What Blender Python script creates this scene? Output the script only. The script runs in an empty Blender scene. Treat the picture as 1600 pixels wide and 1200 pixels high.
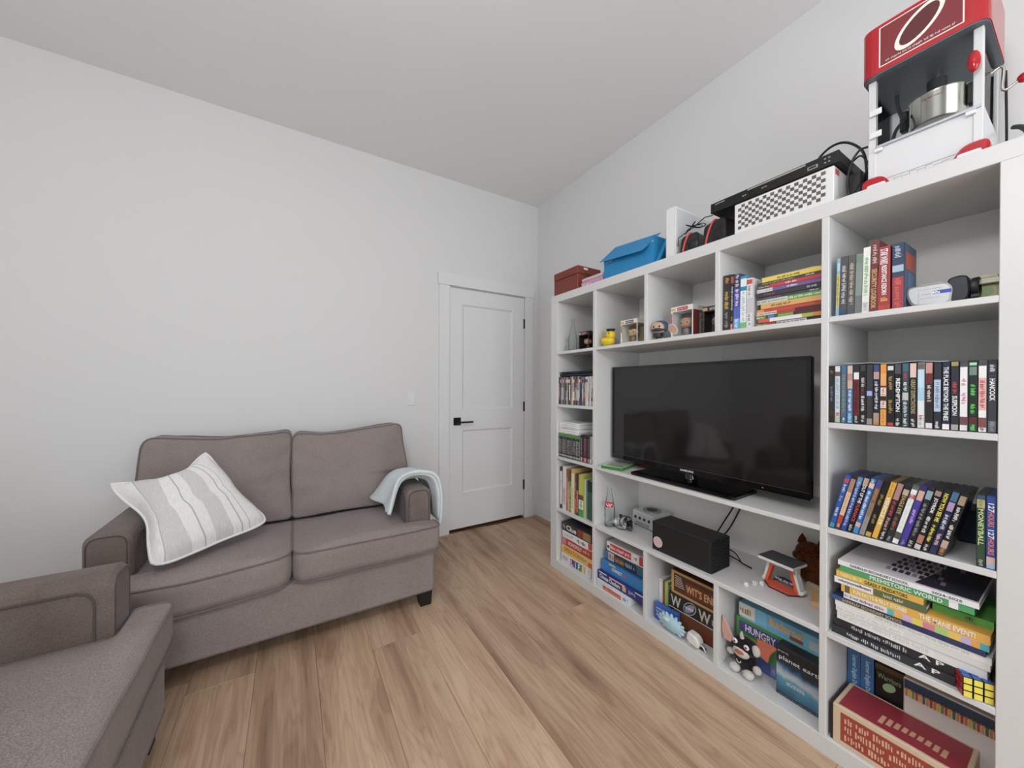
import bpy, math, random
from mathutils import Matrix, Vector, noise

# ------------------------------------------------------------------ camera, world, lights, exposure
scene = bpy.context.scene
COL = scene.collection
PI = math.pi

def camera():
    cd = bpy.data.cameras.new('camera'); cd.sensor_width = 36.0; cd.sensor_fit = 'HORIZONTAL'
    cd.lens = 36.0 * 563.9 / 1600.0
    cd.shift_y = 6.9 / 1600.0
    cd.clip_start = 0.02; cd.clip_end = 60
    o = bpy.data.objects.new('camera', cd); COL.objects.link(o)
    yaw, pit, rol = .5476, .0044, .0028
    f = Vector((math.sin(yaw) * math.cos(pit), math.cos(yaw) * math.cos(pit), -math.sin(pit)))
    r = Vector((math.cos(yaw), -math.sin(yaw), 0)); u = r.cross(f)
    r2 = r * math.cos(rol) + u * math.sin(rol); u2 = u * math.cos(rol) - r * math.sin(rol)
    m = Matrix((r2, u2, -f)).transposed().to_4x4(); m.translation = (0, 0, 1.24)
    o.matrix_world = m
    scene.camera = o
camera()

w = bpy.data.worlds.new('world'); scene.world = w; w.use_nodes = True
w.node_tree.nodes['Background'].inputs[0].default_value = (.86, .93, 1.0, 1)
w.node_tree.nodes['Background'].inputs[1].default_value = 1.0

def area(name, loc, rot, sx, sy, energy, color=(1, 1, 1), shape='RECTANGLE'):
    l = bpy.data.lights.new(name, 'AREA'); l.shape = shape; l.size = sx; l.size_y = sy
    l.energy = energy; l.color = color
    o = bpy.data.objects.new(name, l); COL.objects.link(o); o.location = loc; o.rotation_euler = rot
    return o
# added area lights standing in for daylight at two assumed, unseen windows
area('added_rear_daylight', (.25, -1.93, 1.5), (PI / 2, 0, 0), 2.5, 1.7, 46, (.93, .97, 1.0))
area('added_side_daylight', (-2.13, -.35, 1.55), (PI / 2, 0, -PI / 2), 1.7, 1.5, 3, (.93, .97, 1.0))

LAMP = 46   # radiance of the added, unseen globe lamp, built with the room
vs = scene.view_settings
scene.display_settings.display_device = 'sRGB'
vs.view_transform = 'Standard'; vs.look = 'None'; vs.gamma = 1.0; vs.use_curve_mapping = False
vs.exposure = 0.0
scene.cycles.max_bounces = 8; scene.cycles.diffuse_bounces = 4; scene.cycles.transparent_max_bounces = 16
scene.cycles.sample_clamp_indirect = 6.0

# ------------------------------------------------------------------ colours and materials
GAIN = 1.2
def lin(h, gain=1.0):
    h = h.lstrip('#'); out = []
    for i in (0, 2, 4):
        c = int(h[i:i + 2], 16) / 255
        c = c / 12.92 if c <= .04045 else ((c + .055) / 1.055) ** 2.4
        out.append(min(c * gain, .9))
    if gain != 1.0:
        y = .3 * out[0] + .6 * out[1] + .1 * out[2]; out = [c + (y - c) * .14 for c in out]
    return out
def node_mat(name):
    m = bpy.data.materials.new(name); m.use_nodes = True
    nt = m.node_tree; return m, nt, nt.nodes['Principled BSDF']
_mc = {}
def plain(name, hexcol, rough=.5, metal=0.0, spec=.5, gain=1.0, bump=0.0, bscale=200, coat=0.0, vary=.04, vscale=9):
    """paint-like procedural material: small tonal drift plus optional fine relief"""
    if name in _mc: return _mc[name]
    m, nt, b = node_mat(name); c = lin(hexcol, gain)
    N = nt.nodes.new; L = nt.links.new
    tc = N('ShaderNodeTexCoord'); nz = N('ShaderNodeTexNoise'); nz.inputs['Scale'].default_value = vscale
    nz.inputs['Detail'].default_value = 3
    L(tc.outputs['Object'], nz.inputs['Vector'])
    mx = N('ShaderNodeMix'); mx.data_type = 'RGBA'
    mx.inputs['A'].default_value = (*[x * (1 - vary) for x in c], 1)
    mx.inputs['B'].default_value = (*[min(x * (1 + vary), .95) for x in c], 1)
    L(nz.outputs['Fac'], mx.inputs['Factor']); L(mx.outputs['Result'], b.inputs['Base Color'])
    b.inputs['Roughness'].default_value = rough; b.inputs['Metallic'].default_value = metal
    b.inputs['Specular IOR Level'].default_value = spec; b.inputs['Coat Weight'].default_value = coat
    if bump:
        n2 = N('ShaderNodeTexNoise'); n2.inputs['Scale'].default_value = bscale; n2.inputs['Detail'].default_value = 2
        L(tc.outputs['Object'], n2.inputs['Vector'])
        bp = N('ShaderNodeBump'); bp.inputs['Strength'].default_value = bump; bp.inputs['Distance'].default_value = .002
        L(n2.outputs['Fac'], bp.inputs['Height']); L(bp.outputs['Normal'], b.inputs['Normal'])
    _mc[name] = m; return m
def paint(hexcol, rough=.45, metal=0.0):
    return plain('paint_%s_%d_%d' % (hexcol, rough * 100, metal * 10), hexcol, rough, metal, gain=GAIN, vary=.03)
def attr_mat(name, rough):
    m, nt, b = node_mat(name)
    a = nt.nodes.new('ShaderNodeAttribute'); a.attribute_name = 'Col'
    nt.links.new(a.outputs['Color'], b.inputs['Base Color']); b.inputs['Roughness'].default_value = rough
    return m
PRINT = attr_mat('printed_card', .42)
PRINT_GLOSS = attr_mat('printed_gloss_sleeve', .26)
PRINT_SOFT = attr_mat('soft_toy_cloth', .95)

def fabric(name, dark, light, scale=420, bump=.35, wear=None):
    m, nt, b = node_mat(name); N = nt.nodes.new; L = nt.links.new
    tc = N('ShaderNodeTexCoord')
    mp = N('ShaderNodeMapping'); mp.inputs['Scale'].default_value = (1, 1, 3.2)
    L(tc.outputs['Object'], mp.inputs['Vector'])
    n1 = N('ShaderNodeTexNoise'); n1.inputs['Scale'].default_value = scale * .35; n1.inputs['Detail'].default_value = 4
    L(mp.outputs['Vector'], n1.inputs['Vector'])
    n2 = N('ShaderNodeTexNoise'); n2.inputs['Scale'].default_value = 5; n2.inputs['Detail'].default_value = 5
    L(tc.outputs['Object'], n2.inputs['Vector'])
    mx = N('ShaderNodeMix'); mx.data_type = 'RGBA'
    mx.inputs['A'].default_value = (*lin(dark), 1); mx.inputs['B'].default_value = (*lin(light), 1)
    mr = N('ShaderNodeMapRange'); mr.inputs['From Min'].default_value = .3; mr.inputs['From Max'].default_value = .7
    L(n1.outputs['Fac'], mr.inputs['Value']); L(mr.outputs['Result'], mx.inputs['Factor'])
    m2 = N('ShaderNodeMix'); m2.data_type = 'RGBA'; m2.blend_type = 'MULTIPLY'; m2.inputs['Factor'].default_value = 1
    r2 = N('ShaderNodeValToRGB'); r2.color_ramp.elements[0].position = .3; r2.color_ramp.elements[1].position = .7
    wc = lin(wear) if wear else (.86, .86, .86)
    r2.color_ramp.elements[0].color = (*wc, 1); r2.color_ramp.elements[1].color = (1.0, 1.0, 1.0, 1)
    L(n2.outputs['Fac'], r2.inputs['Fac']); L(mx.outputs['Result'], m2.inputs['A']); L(r2.outputs['Color'], m2.inputs['B'])
    L(m2.outputs['Result'], b.inputs['Base Color'])
    b.inputs['Roughness'].default_value = .95; b.inputs['Specular IOR Level'].default_value = .15
    b.inputs['Sheen Weight'].default_value = .15
    n3 = N('ShaderNodeTexNoise'); n3.inputs['Scale'].default_value = scale; L(mp.outputs['Vector'], n3.inputs['Vector'])
    bp = N('ShaderNodeBump'); bp.inputs['Strength'].default_value = bump; bp.inputs['Distance'].default_value = .0015
    L(n3.outputs['Fac'], bp.inputs['Height']); L(bp.outputs['Normal'], b.inputs['Normal'])
    return m

def wood_floor():
    m, nt, b = node_mat('oak_laminate'); N = nt.nodes.new; L = nt.links.new
    tc = N('ShaderNodeTexCoord'); oi = N('ShaderNodeObjectInfo')
    ad = N('ShaderNodeVectorMath'); ad.operation = 'ADD'
    sc = N('ShaderNodeVectorMath'); sc.operation = 'SCALE'; sc.inputs[0].default_value = (37, 61, 13)
    L(oi.outputs['Random'], sc.inputs['Scale']); L(tc.outputs['Object'], ad.inputs[0]); L(sc.outputs['Vector'], ad.inputs[1])
    mp = N('ShaderNodeMapping'); mp.inputs['Scale'].default_value = (7.5, .85, 1); L(ad.outputs['Vector'], mp.inputs['Vector'])
    n1 = N('ShaderNodeTexNoise'); n1.inputs['Scale'].default_value = 1.15; n1.inputs['Detail'].default_value = 3
    n1.inputs['Roughness'].default_value = .5; n1.inputs['Distortion'].default_value = .35
    L(mp.outputs['Vector'], n1.inputs['Vector'])
    # cathedral rings: contour lines of the broad noise field
    ml = N('ShaderNodeMath'); ml.operation = 'MULTIPLY'; ml.inputs[1].default_value = 26; L(n1.outputs['Fac'], ml.inputs[0])
    fr = N('ShaderNodeMath'); fr.operation = 'PINGPONG'; fr.inputs[1].default_value = 1; L(ml.outputs[0], fr.inputs[0])
    mp2 = N('ShaderNodeMapping'); mp2.inputs['Scale'].default_value = (120, 4, 1); L(ad.outputs['Vector'], mp2.inputs['Vector'])
    n2 = N('ShaderNodeTexNoise'); n2.inputs['Scale'].default_value = 1; n2.inputs['Detail'].default_value = 4
    L(mp2.outputs['Vector'], n2.inputs['Vector'])
    r1 = N('ShaderNodeValToRGB'); e = r1.color_ramp.elements
    e[0].position = .3; e[0].color = (*lin('967a64'), 1); e[1].position = .74; e[1].color = (*lin('d2b9a0'), 1)
    k = e.new(.43); k.color = (*lin('b89a81'), 1); k = e.new(.56); k.color = (*lin('c7aa90'), 1)
    L(n1.outputs['Fac'], r1.inputs['Fac'])
    mx = N('ShaderNodeMix'); mx.data_type = 'RGBA'; mx.blend_type = 'MULTIPLY'; mx.inputs['Factor'].default_value = .5
    r2 = N('ShaderNodeValToRGB'); r2.color_ramp.elements[0].position = 0; r2.color_ramp.elements[0].color = (.74, .69, .64, 1)
    r2.color_ramp.elements[1].position = .55; r2.color_ramp.elements[1].color = (1, 1, 1, 1)
    L(fr.outputs[0], r2.inputs['Fac']); L(r1.outputs['Color'], mx.inputs['A']); L(r2.outputs['Color'], mx.inputs['B'])
    m3 = N('ShaderNodeMix'); m3.data_type = 'RGBA'; m3.blend_type = 'MULTIPLY'; m3.inputs['Factor'].default_value = .75
    r3 = N('ShaderNodeValToRGB'); r3.color_ramp.elements[0].position = .33; r3.color_ramp.elements[0].color = (.8, .77, .74, 1)
    r3.color_ramp.elements[1].position = .62; r3.color_ramp.elements[1].color = (1.03, 1.02, 1.0, 1)
    L(n2.outputs['Fac'], r3.inputs['Fac']); L(mx.outputs['Result'], m3.inputs['A']); L(r3.outputs['Color'], m3.inputs['B'])
    # sparse dark knots stretched along the board
    vo = N('ShaderNodeTexVoronoi'); vo.inputs['Scale'].default_value = 1.0
    mp3 = N('ShaderNodeMapping'); mp3.inputs['Scale'].default_value = (4.2, 1.25, 1); L(ad.outputs['Vector'], mp3.inputs['Vector'])
    L(mp3.outputs['Vector'], vo.inputs['Vector'])
    r4 = N('ShaderNodeValToRGB'); r4.color_ramp.elements[0].position = .02; r4.color_ramp.elements[0].color = (.62, .54, .48, 1)
    r4.color_ramp.elements[1].position = .16; r4.color_ramp.elements[1].color = (1, 1, 1, 1)
    L(vo.outputs['Distance'], r4.inputs['Fac'])
    m4 = N('ShaderNodeMix'); m4.data_type = 'RGBA'; m4.blend_type = 'MULTIPLY'; m4.inputs['Factor'].default_value = .8
    L(m3.outputs['Result'], m4.inputs['A']); L(r4.outputs['Color'], m4.inputs['B'])
    hs = N('ShaderNodeHueSaturation'); mr = N('ShaderNodeMapRange'); mr.inputs['To Min'].default_value = .9; mr.inputs['To Max'].default_value = 1.1
    L(oi.outputs['Random'], mr.inputs['Value']); L(mr.outputs['Result'], hs.inputs['Value']); L(m4.outputs['Result'], hs.inputs['Color'])
    L(hs.outputs['Color'], b.inputs['Base Color']); b.inputs['Roughness'].default_value = .46
    b.inputs['Specular IOR Level'].default_value = .35
    bp = N('ShaderNodeBump'); bp.inputs['Strength'].default_value = .12; bp.inputs['Distance'].default_value = .001
    L(n2.outputs['Fac'], bp.inputs['Height']); L(bp.outputs['Normal'], b.inputs['Normal'])
    return m

def glass(name, tint=(1, 1, 1), gloss=.12):
    m = bpy.data.materials.new(name); m.use_nodes = True; nt = m.node_tree; nt.nodes.clear(); N = nt.nodes.new; L = nt.links.new
    o = N('ShaderNodeOutputMaterial'); mx = N('ShaderNodeMixShader'); t = N('ShaderNodeBsdfTransparent'); g = N('ShaderNodeBsdfGlossy')
    fr = N('ShaderNodeLayerWeight'); fr.inputs['Blend'].default_value = gloss
    t.inputs['Color'].default_value = (*tint, 1); g.inputs['Roughness'].default_value = .03
    L(fr.outputs['Fresnel'], mx.inputs[0]); L(t.outputs[0], mx.inputs[1]); L(g.outputs[0], mx.inputs[2]); L(mx.outputs[0], o.inputs[0])
    return m

WALL = plain('wall_paint', 'e0e0e0', .9, spec=.2, vary=.008, vscale=2, bump=.03, bscale=500)
CEIL = plain('ceiling_paint', 'f0f0f0', .95, spec=.1, vary=.006, vscale=2, bump=.05, bscale=350)
TRIM = plain('trim_paint', 'e4e4e5', .4, vary=.005)
MELA = plain('white_melamine', 'd9d9d8', .36, vary=.008, spec=.4)
BLACKMETAL = plain('matt_black_metal', '151515', .4, .3)
SOFA = fabric('taupe_weave', '786d6b', 'a99d99', 900, .35)
SOFA_WELT = fabric('taupe_weave_piping', '665c5a', '8a7e7b', 900, .3)
ARM_WELT = fabric('dark_seam', '4c4442', '655c59', 900, .3)
SOFA_ARM = fabric('worn_taupe_weave', '655c59', '928782', 900, .35, wear='d6cbc2')
BLANKET = fabric('pale_blue_fleece', 'c2cdd4', 'eef3f6', 700, .25)
BLACKLEG = plain('black_stained_wood', '141212', .5)
FLOORW = wood_floor()
BLACKP = plain('black_plastic', '17171a', .45, vary=.08)
BLACKG = plain('black_gloss_plastic', '08080a', .09, spec=.6)
DARKP = plain('charcoal_plastic', '2c2d31', .5)
SILVER = plain('silver_plastic', 'cfd1d3', .3, .35)
STEEL = plain('brushed_steel', 'c9c6c0', .22, 1.0)
WHITEP = plain('white_plastic', 'ebebeb', .35)
GREYW = plain('greyish_white_panel', 'cfd2d4', .4)
REDP = plain('red_gloss_plastic', 'b3121f', .16, spec=.6)
PAGES = plain('paper_pages', 'e4dfd2', .9, bump=.3, bscale=300)
CLEAR = glass('clear_glass', (.98, .99, .985), .06)
BOTTLE_GLASS = glass('pale_bottle_glass', (.95, .975, .965), .12)
CORD = plain('black_cord', '0d0d0e', .5)

# ------------------------------------------------------------------ mesh helpers
def catmull(P, k):
    out = []; n = len(P)
    for i in range(n - 1):
        p0, p1, p2, p3 = P[max(i - 1, 0)], P[i], P[i + 1], P[min(i + 2, n - 1)]
        for j in range(k):
            t = j / k; out.append(.5 * ((2 * p1) + (p2 - p0) * t + (2 * p0 - 5 * p1 + 4 * p2 - p3) * t * t + (3 * p1 - p0 - 3 * p2 + p3) * t ** 3))
    return out + [P[-1]]
class MB:
    def __init__(s): s.v = []; s.f = []; s.c = []; s.sm = []; s.hasc = False; s.M = None; s.uv = None
    def add(s, vs_, fs_, col=None, smooth=False):
        n = len(s.v)
        if s.M is not None: vs_ = [s.M @ Vector(p) for p in vs_]
        s.v += [tuple(p) for p in vs_]
        for f in fs_:
            s.f.append([n + i for i in f]); s.c.append(col); s.sm.append(smooth)
        if col: s.hasc = True
        return s
    def box(s, x0, x1, y0, y1, z0, z1, col=None):
        v = [(x, y, z) for z in (z0, z1) for y in (y0, y1) for x in (x0, x1)]
        return s.add(v, [(0, 2, 3, 1), (4, 5, 7, 6), (0, 1, 5, 4), (2, 6, 7, 3), (0, 4, 6, 2), (1, 3, 7, 5)], col)
    def rbox(s, x0, x1, y0, y1, z0, z1, r=.004, col=None, smooth=False):
        r = min(r, (x1 - x0) / 2.01, (y1 - y0) / 2.01, (z1 - z0) / 2.01)
        v = []; idx = {}
        for i, (X, sx) in enumerate(((x0, 1), (x1, -1))):
            for j, (Y, sy) in enumerate(((y0, 1), (y1, -1))):
                for k, (Z, sz) in enumerate(((z0, 1), (z1, -1))):
                    idx[i, j, k, 0] = len(v); v.append((X, Y + sy * r, Z + sz * r))
                    idx[i, j, k, 1] = len(v); v.append((X + sx * r, Y, Z + sz * r))
                    idx[i, j, k, 2] = len(v); v.append((X + sx * r, Y + sy * r, Z))
        I = idx; f = []
        for i in (0, 1):
            q = [I[i, 0, 0, 0], I[i, 1, 0, 0], I[i, 1, 1, 0], I[i, 0, 1, 0]]; f.append(q if i else q[::-1])
            q = [I[0, i, 0, 1], I[1, i, 0, 1], I[1, i, 1, 1], I[0, i, 1, 1]]; f.append(q[::-1] if i else q)
            q = [I[0, 0, i, 2], I[1, 0, i, 2], I[1, 1, i, 2], I[0, 1, i, 2]]; f.append(q if i else q[::-1])
            for j in (0, 1):
                p = (i + j) % 2
                q = [I[i, j, 0, 0], I[i, j, 0, 1], I[i, j, 1, 1], I[i, j, 1, 0]]; f.append(q if not p else q[::-1])
                q = [I[i, 0, j, 2], I[i, 0, j, 0], I[i, 1, j, 0], I[i, 1, j, 2]]; f.append(q if not p else q[::-1])
                q = [I[0, i, j, 1], I[0, i, j, 2], I[1, i, j, 2], I[1, i, j, 1]]; f.append(q if not p else q[::-1])
                for k in (0, 1):
                    q = [I[i, j, k, 0], I[i, j, k, 2], I[i, j, k, 1]]; f.append(q if not (i + j + k) % 2 else q[::-1])
        return s.add(v, f, col, smooth)
    def rect(s, x0, x1, z0, z1, y, col=None):                     # flat print facing -y
        return s.add([(x0, y, z0), (x1, y, z0), (x1, y, z1), (x0, y, z1)], [(0, 1, 2, 3)], col)
    def marks(s, x0, x1, z0, z1, y, col, seed=0, vertical=False, rows=1):   # illegible lettering
        rnd = random.Random(seed); a0, a1, b0, b1 = (z0, z1, x0, x1) if vertical else (x0, x1, z0, z1)
        rh = (b1 - b0) / rows
        for r in range(rows):
            h = rh * (.78 if rows > 1 else 1); bb = b0 + r * rh; a = a0; word = rnd.randint(4, 9)
            while a < a1 - h * .12:
                ww = h * rnd.uniform(.13, .24); e = min(a + ww, a1); word -= 1
                if word <= 0: word = rnd.randint(4, 11); a += h * .35; continue
                lo = bb + h * rnd.choice((0, 0, .12, .3)); hi = bb + h * rnd.choice((1, .9, .72, .72))
                if vertical: s.rect(lo, hi, a0 + a1 - e, a0 + a1 - a, y, col)
                else: s.rect(a, e, lo, hi, y, col)
                a += ww + h * rnd.uniform(.08, .2)
        return s
    def disc(s, c, r, axis, col=None, n=20, rx=None):
        a = Vector(axis).normalized(); t = a.orthogonal().normalized() if abs(a.z) < .9 else Vector((1, 0, 0)); b = a.cross(t)
        c = Vector(c)
        return s.add([c + t * (rx or r) * math.cos(2 * PI * i / n) + b * r * math.sin(2 * PI * i / n) for i in range(n)], [tuple(range(n))], col)
    def lathe(s, prof, c=(0, 0, 0), n=20, col=None, axis='z', smooth=True, cap=True):
        v = []; f = []; m = len(prof)
        for r, h in prof:
            for i in range(n):
                a = 2 * PI * i / n; p = (r * math.cos(a), r * math.sin(a), h)
                if axis == 'x': p = (p[2], p[0], p[1])
                if axis == 'y': p = (p[0], -p[2], p[1])
                v.append((c[0] + p[0], c[1] + p[1], c[2] + p[2]))
        for k in range(m - 1):
            for i in range(n):
                j = (i + 1) % n; f.append((k * n + i, k * n + j, (k + 1) * n + j, (k + 1) * n + i))
        s.add(v, f, col, smooth)
        if cap:
            for k, fl in ((0, True), (m - 1, False)):
                if prof[k][0] > 1e-4:
                    q = list(range(n)); s.add(v[k * n:(k + 1) * n], [q[::-1] if fl else q], col, False)
        return s
    def ball(s, c, rx, ry=None, rz=None, n=16, m=10, col=None, power=1.0):
        ry = ry or rx; rz = rz or rx; v = []; f = []
        sg = lambda t: math.copysign(abs(t) ** power, t)
        for k in range(m + 1):
            ph = PI * k / m
            for i in range(n):
                a = 2 * PI * i / n
                v.append((c[0] + rx * sg(math.sin(ph)) * sg(math.cos(a)), c[1] + ry * sg(math.sin(ph)) * sg(math.sin(a)), c[2] - rz * sg(math.cos(ph))))
        for k in range(m):
            for i in range(n):
                j = (i + 1) % n; f.append((k * n + i, k * n + j, (k + 1) * n + j, (k + 1) * n + i))
        return s.add(v, f, col, True)
    def tube(s, pts, r, n=6, closed=False, col=None):
        P = [Vector(p) for p in pts]
        if not closed and not isinstance(r, (list, tuple)) and 3 <= len(P) <= 14: P = catmull(P, 6)
        m = len(P); v = []; f = []; up = None
        for i in range(m):
            a = P[i - 1] if (i or closed) else P[i]; b = P[(i + 1) % m] if (i < m - 1 or closed) else P[i]
            t = (b - a); t = t.normalized() if t.length > 1e-9 else Vector((0, 0, 1))
            if up is None: up = t.orthogonal().normalized()
            up = (up - t * up.dot(t)); up = up.normalized() if up.length > 1e-6 else t.orthogonal().normalized()
            w_ = t.cross(up); rr = r[i] if isinstance(r, (list, tuple)) else r
            for k in range(n):
                a_ = 2 * PI * k / n; v.append(P[i] + up * rr * math.cos(a_) + w_ * rr * math.sin(a_))
        for i in range(m if closed else m - 1):
            i2 = (i + 1) % m
            for k in range(n):
                k2 = (k + 1) % n; f.append((i * n + k, i * n + k2, i2 * n + k2, i2 * n + k))
        s.add(v, f, col, True)
        if not closed:
            s.add(v[:n], [tuple(range(n))[::-1]], col); s.add(v[-n:], [tuple(range(n))], col)
        return s
    def prism(s, poly, y0, y1, col=None, bev=0.0):                # polygon in x,z (counter-clockwise seen from -y) pulled along y
        n = len(poly)
        if bev:
            cx = sum(p[0] for p in poly) / n; cz = sum(p[1] for p in poly) / n
            q = [(x + (cx - x) / max(math.hypot(cx - x, cz - z), 1e-6) * bev, z + (cz - z) / max(math.hypot(cx - x, cz - z), 1e-6) * bev) for x, z in poly]
            rings = [[(x, y0, z) for x, z in q], [(x, y0 + bev, z) for x, z in poly], [(x, y1 - bev, z) for x, z in poly], [(x, y1, z) for x, z in q]]
        else: rings = [[(x, y0, z) for x, z in poly], [(x, y1, z) for x, z in poly]]
        v = [p for r_ in rings for p in r_]; f = [tuple(range(n)), tuple(range((len(rings) - 1) * n, len(rings) * n))[::-1]]
        for k in range(len(rings) - 1):
            for i in range(n):
                j = (i + 1) % n; f.append((k * n + j, k * n + i, (k + 1) * n + i, (k + 1) * n + j))
        return s.add(v, f, col)
    def plan(s, poly, z0, z1, col=None):                          # polygon in x,y pulled along z
        n = len(poly); v = [(x, y, z0) for x, y in poly] + [(x, y, z1) for x, y in poly]
        f = [tuple(range(n))[::-1], tuple(range(n, 2 * n))] + [(i, (i + 1) % n, n + (i + 1) % n, n + i) for i in range(n)]
        return s.add(v, f, col)
    def mesh(s, name, mat):
        me = bpy.data.meshes.new(name); me.from_pydata(s.v, [], s.f)
        me.materials.append(mat)
        me.polygons.foreach_set('use_smooth', s.sm)
        if s.hasc:
            a = me.color_attributes.new('Col', 'FLOAT_COLOR', 'CORNER'); buf = []
            for f, c in zip(s.f, s.c):
                l = (*lin(c or 'ffffff', GAIN), 1.0); buf += list(l) * len(f)
            a.data.foreach_set('color', buf)
        if s.uv:
            u = me.uv_layers.new(name='UVMap'); buf = []
            for f in s.f:
                for i in f: buf += s.uv[i]
            u.data.foreach_set('uv', buf)
        me.update(); return me
    def build(s, name, mat, parent=None, label=None):
        o = bpy.data.objects.new(name, s.mesh(name, mat)); COL.objects.link(o)
        if parent is not None: o.parent = parent
        if label: o['label'] = label
        return o
def B(*a, **k): return MB().box(*a, **k)
def RB(*a, **k): return MB().rbox(*a, **k)

def tag(o, label, cat, group=None, kind=None):
    o['label'] = label; o['category'] = cat
    if group: o['group'] = group
    if kind: o['kind'] = kind
    return o
def struct(o, label=None):
    o['kind'] = 'structure'
    if label: o['label'] = label
    return o
def thing(name, label, cat, loc, rot=(0, 0, 0), group=None):
    o = bpy.data.objects.new(name, None); o.empty_display_size = .02; COL.objects.link(o)
    o.location = loc; o.rotation_euler = rot
    return tag(o, label, cat, group)
def smooth_mod(o, lv=1):
    m = o.modifiers.new('subdivision', 'SUBSURF'); m.levels = lv; m.render_levels = lv; return o

_font = {}
def text_mesh(body, bold=False):
    key = (body, bold)
    if key in _font: return _font[key]
    cu = bpy.data.curves.new('lettering', 'FONT'); cu.body = body; cu.resolution_u = 2; cu.size = 1
    if bold: cu.offset = .022
    o = bpy.data.objects.new('lettering', cu); COL.objects.link(o)
    dg = bpy.context.evaluated_depsgraph_get(); dg.update()
    me = bpy.data.meshes.new_from_object(o.evaluated_get(dg))
    vs_ = [(v.co.x, v.co.y) for v in me.vertices]; fs_ = [tuple(p.vertices) for p in me.polygons]
    bpy.data.objects.remove(o); bpy.data.curves.remove(cu); bpy.data.meshes.remove(me)
    x0 = min(v[0] for v in vs_); x1 = max(v[0] for v in vs_); y0 = min(v[1] for v in vs_); y1 = max(v[1] for v in vs_)
    vs_ = [((v[0] - x0) / (x1 - x0), (v[1] - y0) / (y1 - y0)) for v in vs_]
    _font[key] = (vs_, fs_); return _font[key]
def letter(parent, body, x0, x1, z0, z1, col, y=-.0012, vertical=False, bold=True, plane='front', name='lettering'):
    """lettering fitted into the rectangle; front plane faces -y, vertical runs top to bottom; plane 'top' lies in x,y"""
    vs_, fs_ = text_mesh(body, bold); m = MB(); out = []
    for a, b in vs_:
        if plane == 'top': out.append((x0 + a * (x1 - x0), z0 + b * (z1 - z0), y))
        elif plane == 'side': out.append((y, x0 + a * (x1 - x0), z0 + b * (z1 - z0)))
        elif plane == 'sidev': out.append((y, x0 + b * (x1 - x0), z1 - a * (z1 - z0)))
        elif vertical: out.append((x0 + b * (x1 - x0), y, z1 - a * (z1 - z0)))
        else: out.append((x0 + a * (x1 - x0), y, z0 + b * (z1 - z0)))
    m.add(out, fs_)
    return m.build(name, paint(col), parent)

def arc_round(pts, r, seg=5):
    out = []; n = len(pts)
    for i in range(n):
        p0 = Vector(pts[i - 1]); p = Vector(pts[i]); p1 = Vector(pts[(i + 1) % n]); rr = r[i] if isinstance(r, (list, tuple)) else r
        a = (p0 - p); b = (p1 - p); la, lb = a.length, b.length; a.normalize(); b.normalize()
        d = min(rr, la * .49, lb * .49)
        A = p + a * d; Bv = p + b * d
        for k in range(seg + 1):
            t = k / seg; out.append(tuple(A * (1 - t) ** 2 + p * 2 * t * (1 - t) + Bv * t * t))
    return out
def resample(pts, step):
    out = []; n = len(pts)
    for i in range(n):
        a = Vector(pts[i]); b = Vector(pts[(i + 1) % n]); k = max(1, int((b - a).length / step))
        for j in range(k): out.append(tuple(a.lerp(b, j / k)))
    return out
def cushion(outline, centre, w0, w1, bulge0, bulge1, fmap, parent, name, mat, weltmat, noise_amp=.006, seed=0, welt=.0045):
    """upholstered slab: outline (u,v), thickness w0..w1, domed faces; fmap maps (u,v,w) to local space"""
    O = resample(outline, .035); n = len(O); rings = []
    ts = [1, .985, .94, .86, .74, .58, .4, .2]
    def pt(u, v, w_):
        q = Vector(fmap(u, v, w_)); nz = noise.noise_vector(Vector((q.x * 4 + seed, q.y * 4, q.z * 4 + seed * .7)))
        n2 = noise.noise_vector(Vector((q.x * 15 + seed, q.y * 15, q.z * 9 + seed * .7)))
        return q + nz * noise_amp + n2 * noise_amp * .3
    h = w1 - w0
    for t in reversed(ts): rings.append([(centre[0] + (u - centre[0]) * t, centre[1] + (v - centre[1]) * t, w0 - bulge0 * (1 - t ** 3)) for u, v in O])
    for k, e in ((.25, 1.012), (.5, 1.016), (.75, 1.012)): rings.append([(centre[0] + (u - centre[0]) * e, centre[1] + (v - centre[1]) * e, w0 + h * k) for u, v in O])
    for t in ts: rings.append([(centre[0] + (u - centre[0]) * t, centre[1] + (v - centre[1]) * t, w1 + bulge1 * (1 - t ** 3)) for u, v in O])
    m = MB(); v = [pt(*p) for r_ in rings for p in r_]; f = []
    for k in range(len(rings) - 1):
        for i in range(n):
            j = (i + 1) % n; f.append((k * n + i, k * n + j, (k + 1) * n + j, (k + 1) * n + i))
    a = len(v); v.append(pt(centre[0], centre[1], w0 - bulge0)); b = len(v); v.append(pt(centre[0], centre[1], w1 + bulge1))
    L = (len(rings) - 1) * n
    for i in range(n):
        j = (i + 1) % n; f.append((a, j, i)); f.append((b, L + i, L + j))
    m.add(v, f, None, True)
    o = m.build(name, mat, parent)
    for ww in (w0, w1):
        MB().tube([pt(centre[0] + (u - centre[0]) * 1.004, centre[1] + (v_ - centre[1]) * 1.004, ww) for u, v_ in O], welt, 6, True).build('piping', weltmat, o)
    return o

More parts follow.
